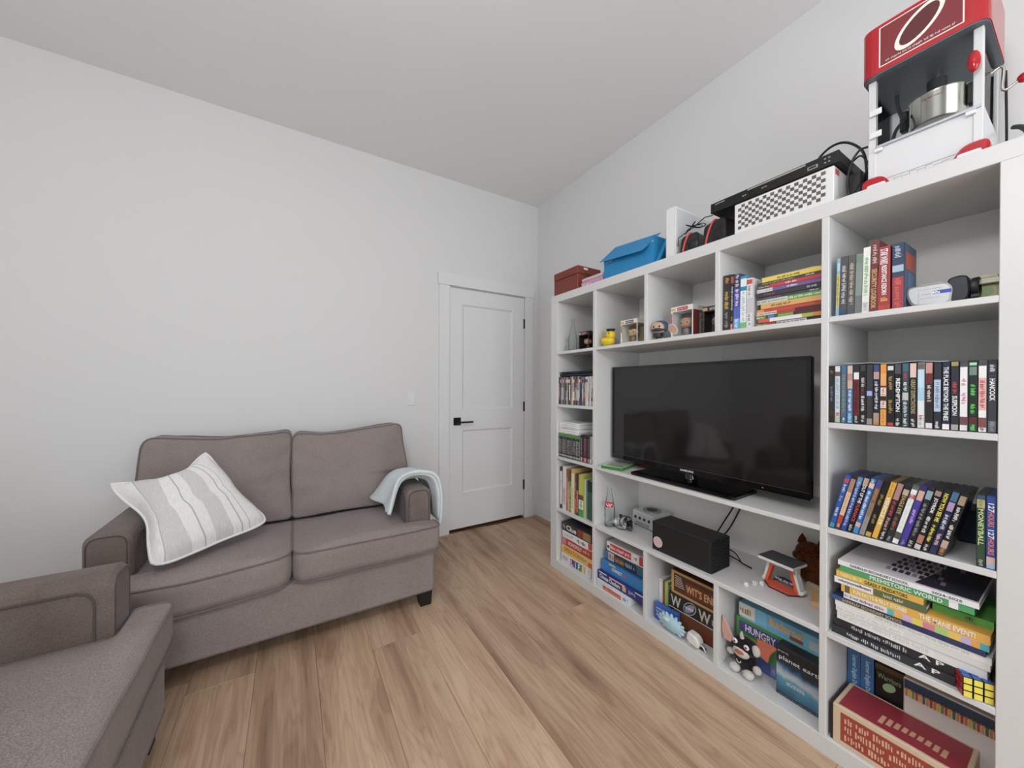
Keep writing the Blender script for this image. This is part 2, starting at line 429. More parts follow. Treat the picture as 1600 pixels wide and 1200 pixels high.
# ------------------------------------------------------------------ room shell
XW, YB, ZC = 2.038, 2.8687, 2.979
XLW, YRW = -2.2, -2.0
floor = struct(B(XLW - .1, XW + .1, YRW - .1, YB + .1, -.12, -.006).build('floor', plain('underlay', '4a3626', .9)))
PW = .23
_pm = {}
def plank(x0, x1, y0, y1):
    key = (round(x1 - x0, 3), round(y1 - y0, 3))
    if key not in _pm:
        _pm[key] = RB(0, key[0] - .0008, 0, key[1] - .0008, -.006, 0, .0011).mesh('plank', FLOORW)
    o = bpy.data.objects.new('plank', _pm[key]); COL.objects.link(o); o.parent = floor; o.location = (x0, y0, 0)
rp = random.Random(4)
k0 = math.floor((XLW - .325) / PW)
for k in range(k0, 12):
    x0, x1 = max(.325 + k * PW, XLW), min(.325 + (k + 1) * PW, XW)
    if x1 - x0 < .01: continue
    y = {0: 1.79, 1: .35, -1: .3, 2: .05, 3: .42, 4: 1.55, 5: .45, -2: 1.2}.get(k, rp.uniform(.3, 2.4))
    while y > YRW:
        y -= 2.4
    while y < YB:
        a, b_ = max(y, YRW), min(y + 2.4, YB)
        if b_ - a > .02: plank(x0, x1, a, b_)
        y += 2.4

struct(B(XLW - .1, XW + .1, YRW - .1, YB + .1, ZC, ZC + .1).build('ceiling', CEIL))
struct(B(XW, XW + .1, YRW - .1, YB, -.1, ZC).build('wall_right', WALL))
DX0, DX1, DZ0, DZ1 = 1.1265, 1.883, .0, 2.083
wb = MB().box(XLW - .1, DX0, YB, YB + .12, -.1, ZC).box(DX1, XW + .1, YB, YB + .12, -.1, ZC).box(DX0, DX1, YB, YB + .12, DZ1, ZC)
wb.box(DX0, DX1, YB + .1, YB + .12, -.1, DZ1)
struct(wb.build('wall_back', WALL))
# left wall with side window, rear wall with wide window (both unseen, windows added as light sources)
wl = MB(); y0, y1, z0, z1 = -1.2, .5, .8, 2.3
wl.box(XLW - .1, XLW, YRW - .1, y0, -.1, ZC).box(XLW - .1, XLW, y1, YB, -.1, ZC).box(XLW - .1, XLW, y0, y1, -.1, z0).box(XLW - .1, XLW, y0, y1, z1, ZC)
struct(wl.build('wall_left', WALL))
wr = MB(); x0, x1, rz0, rz1 = -1.0, 1.5, .65, 2.35
wr.box(XLW, x0, YRW - .1, YRW, -.1, ZC).box(x1, XW, YRW - .1, YRW, -.1, ZC).box(x0, x1, YRW - .1, YRW, -.1, rz0).box(x0, x1, YRW - .1, YRW, rz1, ZC)
struct(wr.build('wall_rear', WALL))
wf = struct(B(x0, x1, YRW - .07, YRW - .06, rz0, rz1).build('added_window_1', CLEAR))
fr_ = MB()
for a, b_ in ((x0, x0 + .05), ((x0 + x1) / 2 - .03, (x0 + x1) / 2 + .03), (x1 - .05, x1)): fr_.box(a, b_, YRW - .09, YRW - .04, rz0, rz1)
fr_.box(x0, x1, YRW - .09, YRW - .04, rz0, rz0 + .05).box(x0, x1, YRW - .09, YRW - .04, rz1 - .05, rz1)
fr_.build('window_frame', TRIM, wf)
wf2 = struct(B(XLW - .07, XLW - .06, y0, y1, z0, z1).build('added_window_2', CLEAR))
fr_ = MB()
for a, b_ in ((y0, y0 + .05), (y1 - .05, y1)): fr_.box(XLW - .09, XLW - .04, a, b_, z0, z1)
fr_.box(XLW - .09, XLW - .04, y0, y1, z0, z0 + .05).box(XLW - .09, XLW - .04, y0, y1, z1 - .05, z1)
fr_.build('window_frame', TRIM, wf2)
# baseboards
bbp = lambda t, h: [(0, 0), (t, 0), (t, h - .01), (t - .004, h), (0, h)]
def base_x(name, x0, x1, y):  # runs along x on the back wall
    struct(MB().box(x0, x1, y - .014, y, 0, .13).box(x0, x1, y - .010, y, .13, .14).build(name, TRIM))
base_x('baseboard_back', XLW, 1.034, YB)
struct(MB().box(XW - .014, XW, YRW, YB, 0, .13).box(XW - .010, XW, YRW, YB, .13, .14).build('baseboard_right', TRIM))
struct(MB().box(XLW, XLW + .014, YRW, YB - .014, 0, .13).box(XLW, XLW + .010, YRW, YB - .014, .13, .14).build('baseboard_left', TRIM))
# door casing
struct(RB(1.036, 1.1265, YB - .019, YB, 0, 2.0876, .0015).build('trim_1', TRIM))
struct(RB(1.883, 1.975, YB - .019, YB, 0, 2.0876, .0015).build('trim_2', TRIM))
struct(RB(1.026, 1.985, YB - .026, YB, 2.0876, 2.19, .002).build('trim_3', TRIM))
# door: stiles and rails around two recessed panels
door = thing('door_1', 'white two-panel door with black lever handle', 'door', (DX0, YB, 0)); del door['category']; struct(door)
W_ = DX1 - DX0; g = .004; yf = -.004
slab = MB().box(g, W_ - g, .010, .034, .028, 2.078)
px = (.122, W_ - .131); pz = ((.33, .865), (1.045, 1.945))
slab.box(g, px[0], yf, .010, .028, 2.078).box(px[1], W_ - g, yf, .010, .028, 2.078)
for a, b_ in ((.028, pz[0][0]), (pz[0][1], pz[1][0]), (pz[1][1], 2.078)): slab.box(px[0], px[1], yf, .010, a, b_)
slab.build('door_leaf', TRIM, door)
for (a, b_) in pz:
    p = MB(); x0_, x1_ = px; e = .012
    p.add([(x0_, yf, a), (x1_, yf, a), (x1_, yf, b_), (x0_, yf, b_), (x0_ + e, .0085, a + e), (x1_ - e, .0085, a + e), (x1_ - e, .0085, b_ - e), (x0_ + e, .0085, b_ - e)],
          [(0, 1, 5, 4), (1, 2, 6, 5), (2, 3, 7, 6), (3, 0, 4, 7), (4, 5, 6, 7)])
    p.build('door_panel', TRIM, door)
struct(B(DX0, DX1, YB - .008, YB + .1, -.001, .004).build('threshold', plain('oak_threshold', '6b4a30', .6)))
hd = MB().rbox(.04, .105, yf - .011, yf, .912, .977, .002); ho = hd.build('handle_rose', BLACKMETAL, door)
MB().lathe([(.011, 0), (.011, .04)], (.0725, yf - .011, .940), 12, axis='y').build('handle_neck', BLACKMETAL, door)
RB(.062, .20, yf - .062, yf - .048, .932, .946, .003).build('lever', BLACKMETAL, door)
for hz in (1.836, 1.055, .317):
    h = MB().lathe([(.0065, -.045), (.0065, .045)], (W_ - .002, yf - .005, hz), 10).box(W_ - .012, W_ + .008, yf - .003, yf + .001, hz - .045, hz + .045)
    h.build('hinge', BLACKMETAL, door)
# light switch
sw = thing('light_switch', 'white rocker light switch on the wall beside the door', 'switch', (.808, YB, 1.149))
RB(-.035, .035, -.006, 0, -.06, .06, .003).build('switch_plate', TRIM, sw)
MB().add([(-.017, -.006, -.033), (.017, -.006, -.033), (.017, -.006, .033), (-.017, -.006, .033), (-.016, -.013, -.032), (.016, -.013, -.032), (.016, -.008, .032), (-.016, -.008, .032)],
         [(0, 1, 5, 4), (1, 2, 6, 5), (2, 3, 7, 6), (3, 0, 4, 7), (4, 5, 6, 7)]).build('rocker', TRIM, sw)
# globe lamp added out of view to brighten the room and ceiling
lamp = thing('added_globe_lamp', 'white glass globe lamp added out of view to light the room', 'lamp', (-.35, .1, ZC))
MB().lathe([(.0, -.025), (.055, -.022), (.06, 0)], n=24, cap=False).build('ceiling_rose', TRIM, lamp)
MB().lathe([(.006, -.56), (.006, -.02)], n=10).build('rod', BLACKMETAL, lamp)
m, nt, b_ = node_mat('lit_opal_glass'); b_.inputs['Base Color'].default_value = (.9, .9, .9, 1)
b_.inputs['Emission Color'].default_value = (.99, .99, 1, 1); b_.inputs['Emission Strength'].default_value = LAMP
MB().ball((0, 0, -.7), .15, n=24, m=16).build('globe', m, lamp)

# ------------------------------------------------------------------ bookcase
XS, YL = 1.5345, 1.9978
DEP = .39
BZ = .062
CX = [(.0675, .4069), (.428, .7735), (.793, 1.135), (1.1545, 1.4962), (1.5166, 1.8576)]
SU = [.4019, .7527, 1.1049, 1.4589]; ST = .0185
ZT, ZU = 1.8622, 1.8139
SZ = [BZ] + [z + ST for z in SU]          # resting height in each row
bc = thing('bookcase', 'large white cube bookcase with a wide television opening against the right wall', 'bookcase', (XS, YL, 0), (0, 0, -PI / 2))
R_ = .0015
RB(0, 1.9081, 0, DEP, ZU, ZT, R_).build('top_panel', MELA, bc)
RB(0, 1.9081, 0, DEP, 0, BZ, R_).build('bottom_panel', MELA, bc)
RB(0, CX[0][0], 0, DEP, BZ, ZU, R_).build('side_panel', MELA, bc)
RB(CX[4][1], 1.9081, 0, DEP, BZ, ZU, R_).build('side_panel', MELA, bc)
for a, b_ in ((CX[0][1], CX[1][0]), (CX[3][1], CX[4][0])): RB(a, b_, 0, DEP, BZ, ZU, R_).build('divider', MELA, bc)
for a, b_ in ((CX[1][1], CX[2][0]), (CX[2][1], CX[3][0])):
    RB(a, b_, 0, DEP, BZ, SU[0], R_).build('divider', MELA, bc)
    RB(a, b_, 0, DEP, SU[3] + ST, ZU, R_).build('divider', MELA, bc)
for z in SU:
    for ci in (0, 4): RB(CX[ci][0], CX[ci][1], 0, DEP, z, z + ST, R_).build('shelf', MELA, bc)
for z in (SU[0], SU[1], SU[3]): RB(CX[1][0], CX[3][1], 0, DEP, z, z + ST, R_).build('shelf', MELA, bc)
B(.01, 1.898, DEP, DEP + .004, .02, ZT - .01).build('back_panel', plain('painted_hardboard', 'f3f1ec', .7), bc)

def on_shelf(name, label, cat, s, d, z, group=None, tilt=0, yaw=0):
    return thing(name, label, cat, (XS + d, YL - s, z + .0003), (0, tilt, -PI / 2 + yaw), group)

# ------------------------------------------------------------------ sofa and armchair (local frame: x across, y to the back, z up)
def seating(name, label, cat, loc, rz, half, ncush, back_top):
    t = thing(name, label, cat, loc, (0, 0, rz))
    ai = half - .142                                   # inner face of the arms
    # base with softly rounded edges
    prof = arc_round([(-half + .008, .092), (half - .008, .092), (half - .008, .312), (-half + .008, .312)], .02, 3)
    smooth = MB().prism(prof, .03, .84, bev=.012).build('base', SOFA, t)
    MB().tube([(-half + .02, .031, .094), (half - .02, .031, .094)], .004, 6).build('piping', SOFA_WELT, smooth)
    for sx in (-1, 1):
        a0, a1 = sorted((sx * half, sx * ai))
        pr = arc_round([(a0, .30), (a1, .30), (a1, .65), (a0, .65)], [.004, .004, .045, .045], 5)
        arm = MB().prism(pr, .12, .84, bev=.014).build('arm', SOFA_ARM, t)
        q = arc_round([(a0 + .013, .31), (a1 - .013, .31), (a1 - .013, .637), (a0 + .013, .637)], [.004, .004, .04, .04], 5)
        MB().tube([(x, .121, z) for x, z in q], .0035, 6, True).build('piping', ARM_WELT, arm)
        xi = ai * sx - sx * .002
        q = arc_round([(.16, .32), (.62, .32), (.62, .615), (.16, .615)], [.004, .004, .004, .05], 5)
        MB().tube([(xi, y, z) for y, z in q], .0035, 6, True).build('piping', ARM_WELT, arm)
    pr = arc_round([(-half + .01, .10), (half - .01, .10), (half - .01, .84), (-half + .01, .84)], .05, 4)
    MB().prism(pr, .70, .86, bev=.015).build('back_frame', SOFA, t)
    for sx in (-1, 1):
        for yy in (.05, .78):
            x0, x1 = sorted((sx * (half - .015), sx * (half - .095)))
            m_ = MB(); xi, xo = (x0 + .012 if sx > 0 else x0), (x1 if sx > 0 else x1 - .012)
            m_.add([(x0 + (.014 if sx > 0 else .006), yy + .004, 0), (x1 - (.006 if sx > 0 else .014), yy + .004, 0), (x1 - (.006 if sx > 0 else .014), yy + .058, 0), (x0 + (.014 if sx > 0 else .006), yy + .058, 0),
                    (x0, yy, .094), (x1, yy, .094), (x1, yy + .065, .094), (x0, yy + .065, .094)],
                   [(3, 2, 1, 0), (4, 5, 6, 7), (0, 1, 5, 4), (1, 2, 6, 5), (2, 3, 7, 6), (3, 0, 4, 7)])
            m_.build('leg', BLACKLEG, t)
    edges = [(-half, 0), (0, half)] if ncush == 2 else [(-half, half)]
    for k, (l, r) in enumerate(edges):
        # seat cushion with an ear in front of each arm
        P = []; rad = []
        gl = .004 if l == 0 else 0; gr = .004 if r == 0 else 0
        L0, R0 = (l - .018 if l < 0 else l + gl), (r + .018 if r > 0 else r - gr)
        P += [(L0, .012), (R0, .012)]; rad += [.035 if l < 0 else .075, .035 if r > 0 else .075]
        if r > 0: P += [(R0, .112), (ai - .004, .112), (ai - .004, .52)]; rad += [.02, .01 if ncush == 2 else .05, .02]
        else: P += [(R0, .52)]; rad += [.02]
        if l < 0: P += [(-ai + .004, .52), (-ai + .004, .112), (L0, .112)]; rad += [.02, .01 if ncush == 2 else .05, .02]
        else: P += [(L0, .52)]; rad += [.02]
        c = ((L0 + R0) / 2, .085)
        sag = .022
        def fm(u, v, w_, lo=(k == 0 and ncush == 2)):
            # front of the cushion hangs a little over the base
            d = max(0, 1 - v / .2)
            drop = sag * d * d * (1.0 if lo else .25) * math.sin(PI * min(max((u - L0) / (R0 - L0), .02), .98))
            return (u, v, w_ - drop)
        cushion(arc_round(P, rad, 5), c, .318, .455, .0, .028, fm, t, 'seat_cushion', SOFA, SOFA_WELT, .005, k * 7 + 1)
        # back cushion, spreading over the arms above them
        xl = -ai + .006 if l < 0 else .005; xr = ai - .006 if r > 0 else -.005
        P = [(xl, .475), (xr, .475)]; rad = [.03, .03]
        tp = back_top
        if r > 0: P += [(xr, .655), (half - .028, .675), (half - .05, tp)]; rad += [.01, .03, .045]
        else: P += [(xr, tp - .008)]; rad += [.05]
        if ncush == 2:
            P += [((xl + xr) / 2 + .12 * (1 if k == 0 else -1) + .06, tp - .02)]; rad += [.12]
        if l < 0: P += [(-half + .05, tp), (-half + .028, .675), (xl, .655)]; rad += [.06, .03, .01]
        else: P += [(xl, tp - .008)]; rad += [.05]
        cc = ((xl + xr) / 2, .70)
        def fb(u, v, w_):
            # soft folds fanning out from the inner seam, and a slumped top edge
            fold = .007 * math.sin(2 * PI * (v + .25 * abs(u)) / .115) * math.exp(-abs(u) / .16) * (1 if ncush == 2 and .5 < v < .9 else 0)
            sag = .012 * math.sin(7 * u + 2.2 * k + 1) * max(0, (v - .8) / .16)
            return (u, .505 + (v - .475) * .21 + (.16 - w_) + fold * (w_ > .1), v + .02 * w_ + sag * (ncush == 2))
        cushion(arc_round(P, rad, 5), cc, 0, .16, .01, .03, fb, t, 'back_cushion', SOFA, SOFA_WELT, .011, k * 13 + 5)
    return t
sofa = seating('loveseat', 'taupe fabric two-seat sofa against the wall beside the door', 'sofa', (0, 1.94, 0), 0, .70, 2, .965)
chair = seating('armchair', 'taupe fabric armchair in the left foreground, cut off by the frame', 'armchair', (-.355, 1.325, 0), PI / 2, .42, 1, .94)

# throw pillow leaning in the corner of the sofa
def stripes():
    m, nt, b = node_mat('striped_pillow_cloth'); N = nt.nodes.new; L = nt.links.new
    uv = N('ShaderNodeUVMap'); sp = N('ShaderNodeSeparateXYZ'); L(uv.outputs['UV'], sp.inputs[0])
    r = N('ShaderNodeValToRGB'); r.color_ramp.interpolation = 'CONSTANT'; e = r.color_ramp.elements
    Wc, Gc, Dc = lin('eae9e6'), lin('d2d1ce'), lin('b6b6b5')
    e[0].position = 0; e[0].color = (*Wc, 1); e[1].position = .985; e[1].color = (*Wc, 1)
    for p, c in ((.1, Dc), (.108, Gc), (.3, Wc), (.40, Dc), (.412, Wc), (.50, Gc), (.64, Wc), (.71, Dc), (.722, Wc), (.78, Dc), (.788, Wc)):
        k = e.new(p); k.color = (*c, 1)
    L(sp.outputs['X'], r.inputs['Fac'])
    nz = N('ShaderNodeTexNoise'); mp = N('ShaderNodeMapping'); mp.inputs['Scale'].default_value = (140, 18, 1)
    nz.inputs['Scale'].default_value = 1.0; nz.inputs['Detail'].default_value = 3
    L(uv.outputs['UV'], mp.inputs['Vector']); L(mp.outputs['Vector'], nz.inputs['Vector'])
    mx = N('ShaderNodeMix'); mx.data_type = 'RGBA'; mx.blend_type = 'MULTIPLY'; mx.inputs['Factor'].default_value = .55
    r2 = N('ShaderNodeValToRGB'); r2.color_ramp.elements[0].position = .35; r2.color_ramp.elements[0].color = (.78, .78, .78, 1)
    r2.color_ramp.elements[1].position = .6
    L(nz.outputs['Fac'], r2.inputs['Fac']); L(r.outputs['Color'], mx.inputs['A']); L(r2.outputs['Color'], mx.inputs['B'])
    L(mx.outputs['Result'], b.inputs['Base Color']); b.inputs['Roughness'].default_value = .95
    b.inputs['Specular IOR Level'].default_value = .1
    bp = N('ShaderNodeBump'); bp.inputs['Strength'].default_value = .4; bp.inputs['Distance'].default_value = .002
    L(nz.outputs['Fac'], bp.inputs['Height']); L(bp.outputs['Normal'], b.inputs['Normal'])
    return m
def pillow():
    TL, TR, BR, BL = Vector((-.705, 2.262, .812)), Vector((-.362, 2.355, .905)), Vector((-.098, 2.225, .536)), Vector((-.490, 1.968, .500))
    t = thing('throw_pillow', 'white and grey striped throw pillow on the sofa', 'pillow', BL)
    n = 22; top = []; bot = []; m = MB(); m.uv = []
    nrm = (BR - BL).cross(TL - BL).normalized()
    if nrm.y > 0: nrm = -nrm
    for side in (1, -1):
        for j in range(n + 1):
            for i in range(n + 1):
                u, v = i / n, j / n
                p = BL * (1 - u) * (1 - v) + BR * u * (1 - v) + TR * u * v + TL * (1 - u) * v
                c = (BL + BR + TR + TL) / 4
                pin = .11 * (16 * (u * (1 - u)) * 0 + 1)
                eu, ev = 4 * u * (1 - u), 4 * v * (1 - v)
                # edges pulled in between the corners, the top edge slumped most
                p = p + (c - p) * ((.27 if u < .5 else .15) * (ev * (1 - eu)) + .13 * eu * (1 - ev) * (3.6 if v > .5 else -.05) + .085 * ((1 - eu) * (1 - ev)) ** 4)
                d = (eu * ev) ** .42 * .09 * (1 if side > 0 else .3)
                crease = .020 * math.exp(-((v - .46) / .07) ** 2) * eu * ev + .012 * math.exp(-((u - .3) / .06) ** 2) * eu * ev
                p = p + nrm * .018 + nrm * side * (d - crease * (side > 0)) + noise.noise_vector(p * 7) * .011
                m.v.append(tuple(p - BL)); m.uv.append((u, v))
    N1 = (n + 1) ** 2; f = []
    for s_ in (0, 1):
        for j in range(n):
            for i in range(n):
                a = s_ * N1 + j * (n + 1) + i; q = (a, a + 1, a + n + 2, a + n + 1)
                f.append(q if not s_ else q[::-1])
    for q in f: m.f.append(list(q)); m.c.append(None); m.sm.append(True)
    o = m.build('pillow_cover', stripes(), t)
    ed = [(i, 0) for i in range(n)] + [(n, j) for j in range(n)] + [(i, n) for i in range(n, 0, -1)] + [(0, j) for j in range(n, 0, -1)]
    MB().tube([m.v[j * (n + 1) + i] for i, j in ed], .006, 6, True).build('piping', plain('off_white_piping', 'e3e2df', .95), t)
pillow()

# blanket folded over the right arm of the sofa
def blanket():
    org = Vector((.627, 2.3, .45))
    t = thing('blanket', 'pale blue fleece blanket draped over the right sofa arm', 'blanket', org)
    path = [(.50, .545), (.515, .56), (.535, .62), (.552, .668), (.59, .69), (.64, .695), (.69, .688), (.717, .66), (.728, .6), (.735, .52), (.742, .44)]
    m = MB(); nv = 14; K = len(path)
    for th in (0, 1):
        for j in range(nv + 1):
            v = j / nv
            for i, (x, z) in enumerate(path):
                u = i / (K - 1)
                y = 2.075 + v * .34 + .02 * math.sin(6 * u)
                spread = max(0, .35 - u) * v * .20                                # inner end fans out towards the back cushion
                puff = .012 * math.sin(v * PI * 3 + u * 4) + (.014 if j in (0, 1, 2) else .0)
                nx, nz = (x - .627), (z - .56); L_ = math.hypot(nx, nz); nx /= L_; nz /= L_
                off = puff + (.022 if th == 0 else .002)
                m.v.append((x + nx * off - spread - org.x, y - org.y + (0 if th == 0 else .004), z + nz * off - org.z - .03 * (1 - v) * max(0, .3 - u) * 2))
    S = (nv + 1) * K; idx = lambda th, j, i: th * S + j * K + i
    for th in (0, 1):
        for j in range(nv):
            for i in range(K - 1):
                q = [idx(th, j, i), idx(th, j, i + 1), idx(th, j + 1, i + 1), idx(th, j + 1, i)]
                m.f.append(q if th == 0 else q[::-1]); m.c.append(None); m.sm.append(True)
    for i in range(K - 1):
        m.f.append([idx(0, 0, i + 1), idx(0, 0, i), idx(1, 0, i), idx(1, 0, i + 1)]); m.f.append([idx(0, nv, i), idx(0, nv, i + 1), idx(1, nv, i + 1), idx(1, nv, i)])
        m.c += [None] * 2; m.sm += [True] * 2
    for j in range(nv):
        m.f.append([idx(0, j, 0), idx(0, j + 1, 0), idx(1, j + 1, 0), idx(1, j, 0)]); m.f.append([idx(0, j + 1, K - 1), idx(0, j, K - 1), idx(1, j, K - 1), idx(1, j + 1, K - 1)])
        m.c += [None] * 2; m.sm += [True] * 2
    smooth_mod(m.build('folded_cloth', BLANKET, t), 1)
    hem = [Vector(m.v[idx(0, 0, i)]) + Vector((0, .004, 0)) for i in range(K)]
    MB().tube(hem, .011, 8).build('rolled_edge', BLANKET, t)
blanket()

# ------------------------------------------------------------------ television and things on the shelf below it
def television():
    s0, s1, d = .447, 1.428, .125
    t = on_shelf('television', 'black flat-screen television in the wide opening of the bookcase', 'television', (s0 + s1) / 2, d, SZ[2])
    h = (s1 - s0) / 2; z0, z1 = .812 - SZ[2] + .003, 1.360 - SZ[2]
    RB(-h, h, .0, .03, z0, z1, .006).build('housing', BLACKG, t)
    RB(-h + .12, h - .12, .03, .07, z0 + .08, z1 - .12, .02).build('rear_cover', BLACKP, t)
    m, nt, b = node_mat('television_screen'); b.inputs['Base Color'].default_value = (.012, .011, .011, 1); b.inputs['Roughness'].default_value = .07
    b.inputs['Specular IOR Level'].default_value = .65
    B(-h + .014, h - .014, -.0008, .004, z0 + .03, z1 - .014).build('screen', m, t)
    fr = MB().box(-h + .001, h - .001, -.003, .001, z0 + .0005, z0 + .028).box(-h + .001, h - .001, -.003, .001, z1 - .013, z1 - .0005)
    fr.box(-h + .001, -h + .013, -.003, .001, z0 + .028, z1 - .013).box(h - .013, h - .001, -.003, .001, z0 + .028, z1 - .013)
    fr.build('bezel', BLACKG, t)
    B(-h + .002, h - .002, -.0036, -.003, z0 + .0265, z0 + .0278).build('bezel_line', plain('grey_edge', '55565a', .3), t)
    letter(t, 'SAMSUNG', -.04, .03, z0 + .009, z0 + .019, 'dddddd', -.0042)
    MB().disc((h - .16, -.0042, z0 + .012), .003, (0, -1, 0), 'e02020', 10).build('standby_light', PRINT, t)
    MB().lathe([(.035, .012), (.03, .02), (.028, z0 + .06)], (-.005, .035, 0), 20).build('stand_neck', BLACKG, t)
    bs = arc_round([(-.27, -.105), (.27, -.105), (.262, .115), (-.262, .115)], .02, 4)
    MB().plan(bs, .0, .012).plan([(x * .97, y * .94) for x, y in bs], .012, .016).build('stand_base', BLACKG, t)
    return t
television()
c = MB().tube([(XS + .33, YL - 1.0, 1.452), (XS + .335, YL - .99, 1.40), (XS + .31, YL - 1.0, 1.2)], .003).build('white_cable', paint('c8c8c8'))
tag(c, 'thin white cable hanging behind the top of the television', 'cable')
for i, (a, b_) in enumerate(((1.005, .975), (1.035, 1.0))):
    c = MB().tube([(XS + .383, YL - a - .05, .745), (XS + .375, YL - a - .03, .66), (XS + .36, YL - b_ - .015 * i, .53), (XS + .30, YL - b_ + .02, .45)], .0035).build('hanging_cable', CORD)
    tag(c, ('left' if i == 0 else 'right') + ' black cable of the pair dropping behind the black console', 'cable', 'cables behind the console')
# game cases lying in front of the television
t = on_shelf('game_case', 'flat green video game case left of the television base', 'game case', .545, .012, SZ[2], yaw=.3)
RB(-.065, .065, 0, .185, 0, .015, .003).build('case', plain('clear_green_plastic', '3c8a34', .25), t)
MB().box(-.062, .062, .004, .18, .0152, .0156, 'b9c2b0').box(-.05, .05, .03, .12, .0157, .016, '7d8c76').box(-.03, .05, .06, .16, .0161, .0164, '98a590').build('cover_print', PRINT_GLOSS, t)
t = on_shelf('game_case', 'dark red game case half hidden behind the television corner', 'game case', .52, .225, SZ[2], yaw=-.1)
RB(0, .13, 0, .12, 0, .015, .003).build('case', paint('5d2a24', .3), t)
MB().box(.004, .126, .004, .116, .0152, .0156, 'a0584a').build('cover_print', PRINT_GLOSS, t)
t = on_shelf('power_adapter', 'black power adapter in the corner right of the television', 'adapter', 1.455, .27, SZ[2])
RB(-.03, .03, 0, .06, 0, .085, .006).build('body', BLACKP, t)
MB().tube([(.0, .06, .04), (-.01, .09, .03), (-.06, .10, .006)], .003).build('lead', CORD, t)

def bottle_prof(h, r, neck, wall=0): return [(r * .86, 0), (r, h * .02), (r, h * .09), (r * .93, h * .17), (r, h * .30), (r * 1.0, h * .45), (r * .9, h * .56), (neck * 1.25, h * .78), (neck, h * .88), (neck, h * .955), (neck * 1.25, h * .96), (neck * 1.25, h)]
t = on_shelf('glass_bottle', 'empty clear soda bottle with a red label left of the grey console', 'bottle', .484, .065, SZ[1])
MB().lathe(bottle_prof(.232, .029, .0125), n=24, cap=False).build('bottle', BOTTLE_GLASS, t)
MB().lathe([(.0, .003), (.024, .004), (.026, .012), (.0, .014)], n=20, cap=False).build('thick_base', glass('base_glass', (.86, .91, .88), .12), t)
lb = MB(); n = 9
for i in range(n):
    a0, a1 = -PI / 2 - .25 + 1.7 * i / n, -PI / 2 - .25 + 1.7 * (i + 1) / n; r = .0288
    lb.add([(r * math.cos(a0), r * math.sin(a0), .118), (r * math.cos(a1), r * math.sin(a1), .118), (r * math.cos(a1), r * math.sin(a1), .15), (r * math.cos(a0), r * math.sin(a0), .15)], [(0, 1, 2, 3)], 'c2202a')
lb.build('label_print', PRINT_GLOSS, t)
wl_ = MB()
for i in range(n):
    a0, a1 = -PI / 2 + .0 + 1.2 * i / n, -PI / 2 + .0 + 1.2 * (i + 1) / n; r = .0291; zz = .128 + .007 * math.sin(i * 1.9)
    wl_.add([(r * math.cos(a0), r * math.sin(a0), zz), (r * math.cos(a1), r * math.sin(a1), zz), (r * math.cos(a1), r * math.sin(a1), zz + .008), (r * math.cos(a0), r * math.sin(a0), zz + .008)], [(0, 1, 2, 3)], 'f0f0f0')
wl_.build('label_script', PRINT_GLOSS, t)

t = on_shelf('cube_console', 'small silver cube games console with four controller sockets', 'console', .605, .205, SZ[1], yaw=-.06)
RB(-.078, .078, 0, .16, .006, .088, .006).build('body', SILVER, t)
MB().lathe([(.052, .088), (.052, .092), (.048, .094), (.0, .094)], (0, .08, 0), 24).build('disc_lid', plain('grey_lid', '8d9095', .35, .3), t)
MB().lathe([(.032, .0941), (.0, .0945)], (0, .08, 0), 20, cap=False).build('lid_badge', DARKP, t)
for i in range(4):
    MB().lathe([(.0085, 0), (.0085, .001)], (-.052 + i * .033, 0, .052), 14, axis='y').build('controller_socket', BLACKP, t)
RB(-.05, .05, -.0015, .002, .014, .03, .001).build('memory_flap', plain('silver_flap', 'a5a8ac', .4, .4), t)
for sx in (-.065, .065):
    for yy in (.015, .145): MB().lathe([(.007, 0), (.008, .007)], (sx, yy, 0), 10).build('foot', BLACKP, t)
# controller and its tangled lead
t = on_shelf('game_controller', 'grey game controller with tangled black lead beside the soda bottle', 'controller', .535, .12, SZ[1])
cb = MB(); cb.ball((0, .01, .03), .048, .03, .024); cb.ball((-.038, -.008, .022), .02, .03, .022); cb.ball((.038, -.008, .022), .02, .03, .022)
cb.build('body', SILVER, t)
MB().lathe([(.008, 0), (.008, .012), (.011, .014), (.011, .018)], (-.015, .0, .05), 12).build('thumb_stick', DARKP, t)
MB().ball((.02, .005, .053), .009, .009, .006).build('face_button', DARKP, t)
rc = random.Random(3); pts = []
for i in range(44):
    a = i * .62; r = .03 + .018 * math.sin(i * .37)
    pts.append((.045 + .8 * r * math.cos(a) + .0006 * i, -.028 + .012 * math.sin(i * .9), max(.006, .046 + r * .8 * math.sin(a))))
pts += [(.06, -.045, .012), (.02, -.05, .006), (-.03, -.04, .006), (-.06, -.02, .006)]
MB().tube(pts, .0026, 6).build('lead', CORD, t)
RB(.05, .075, -.03, -.01, .03, .06, .004).build('plug', BLACKP, t)

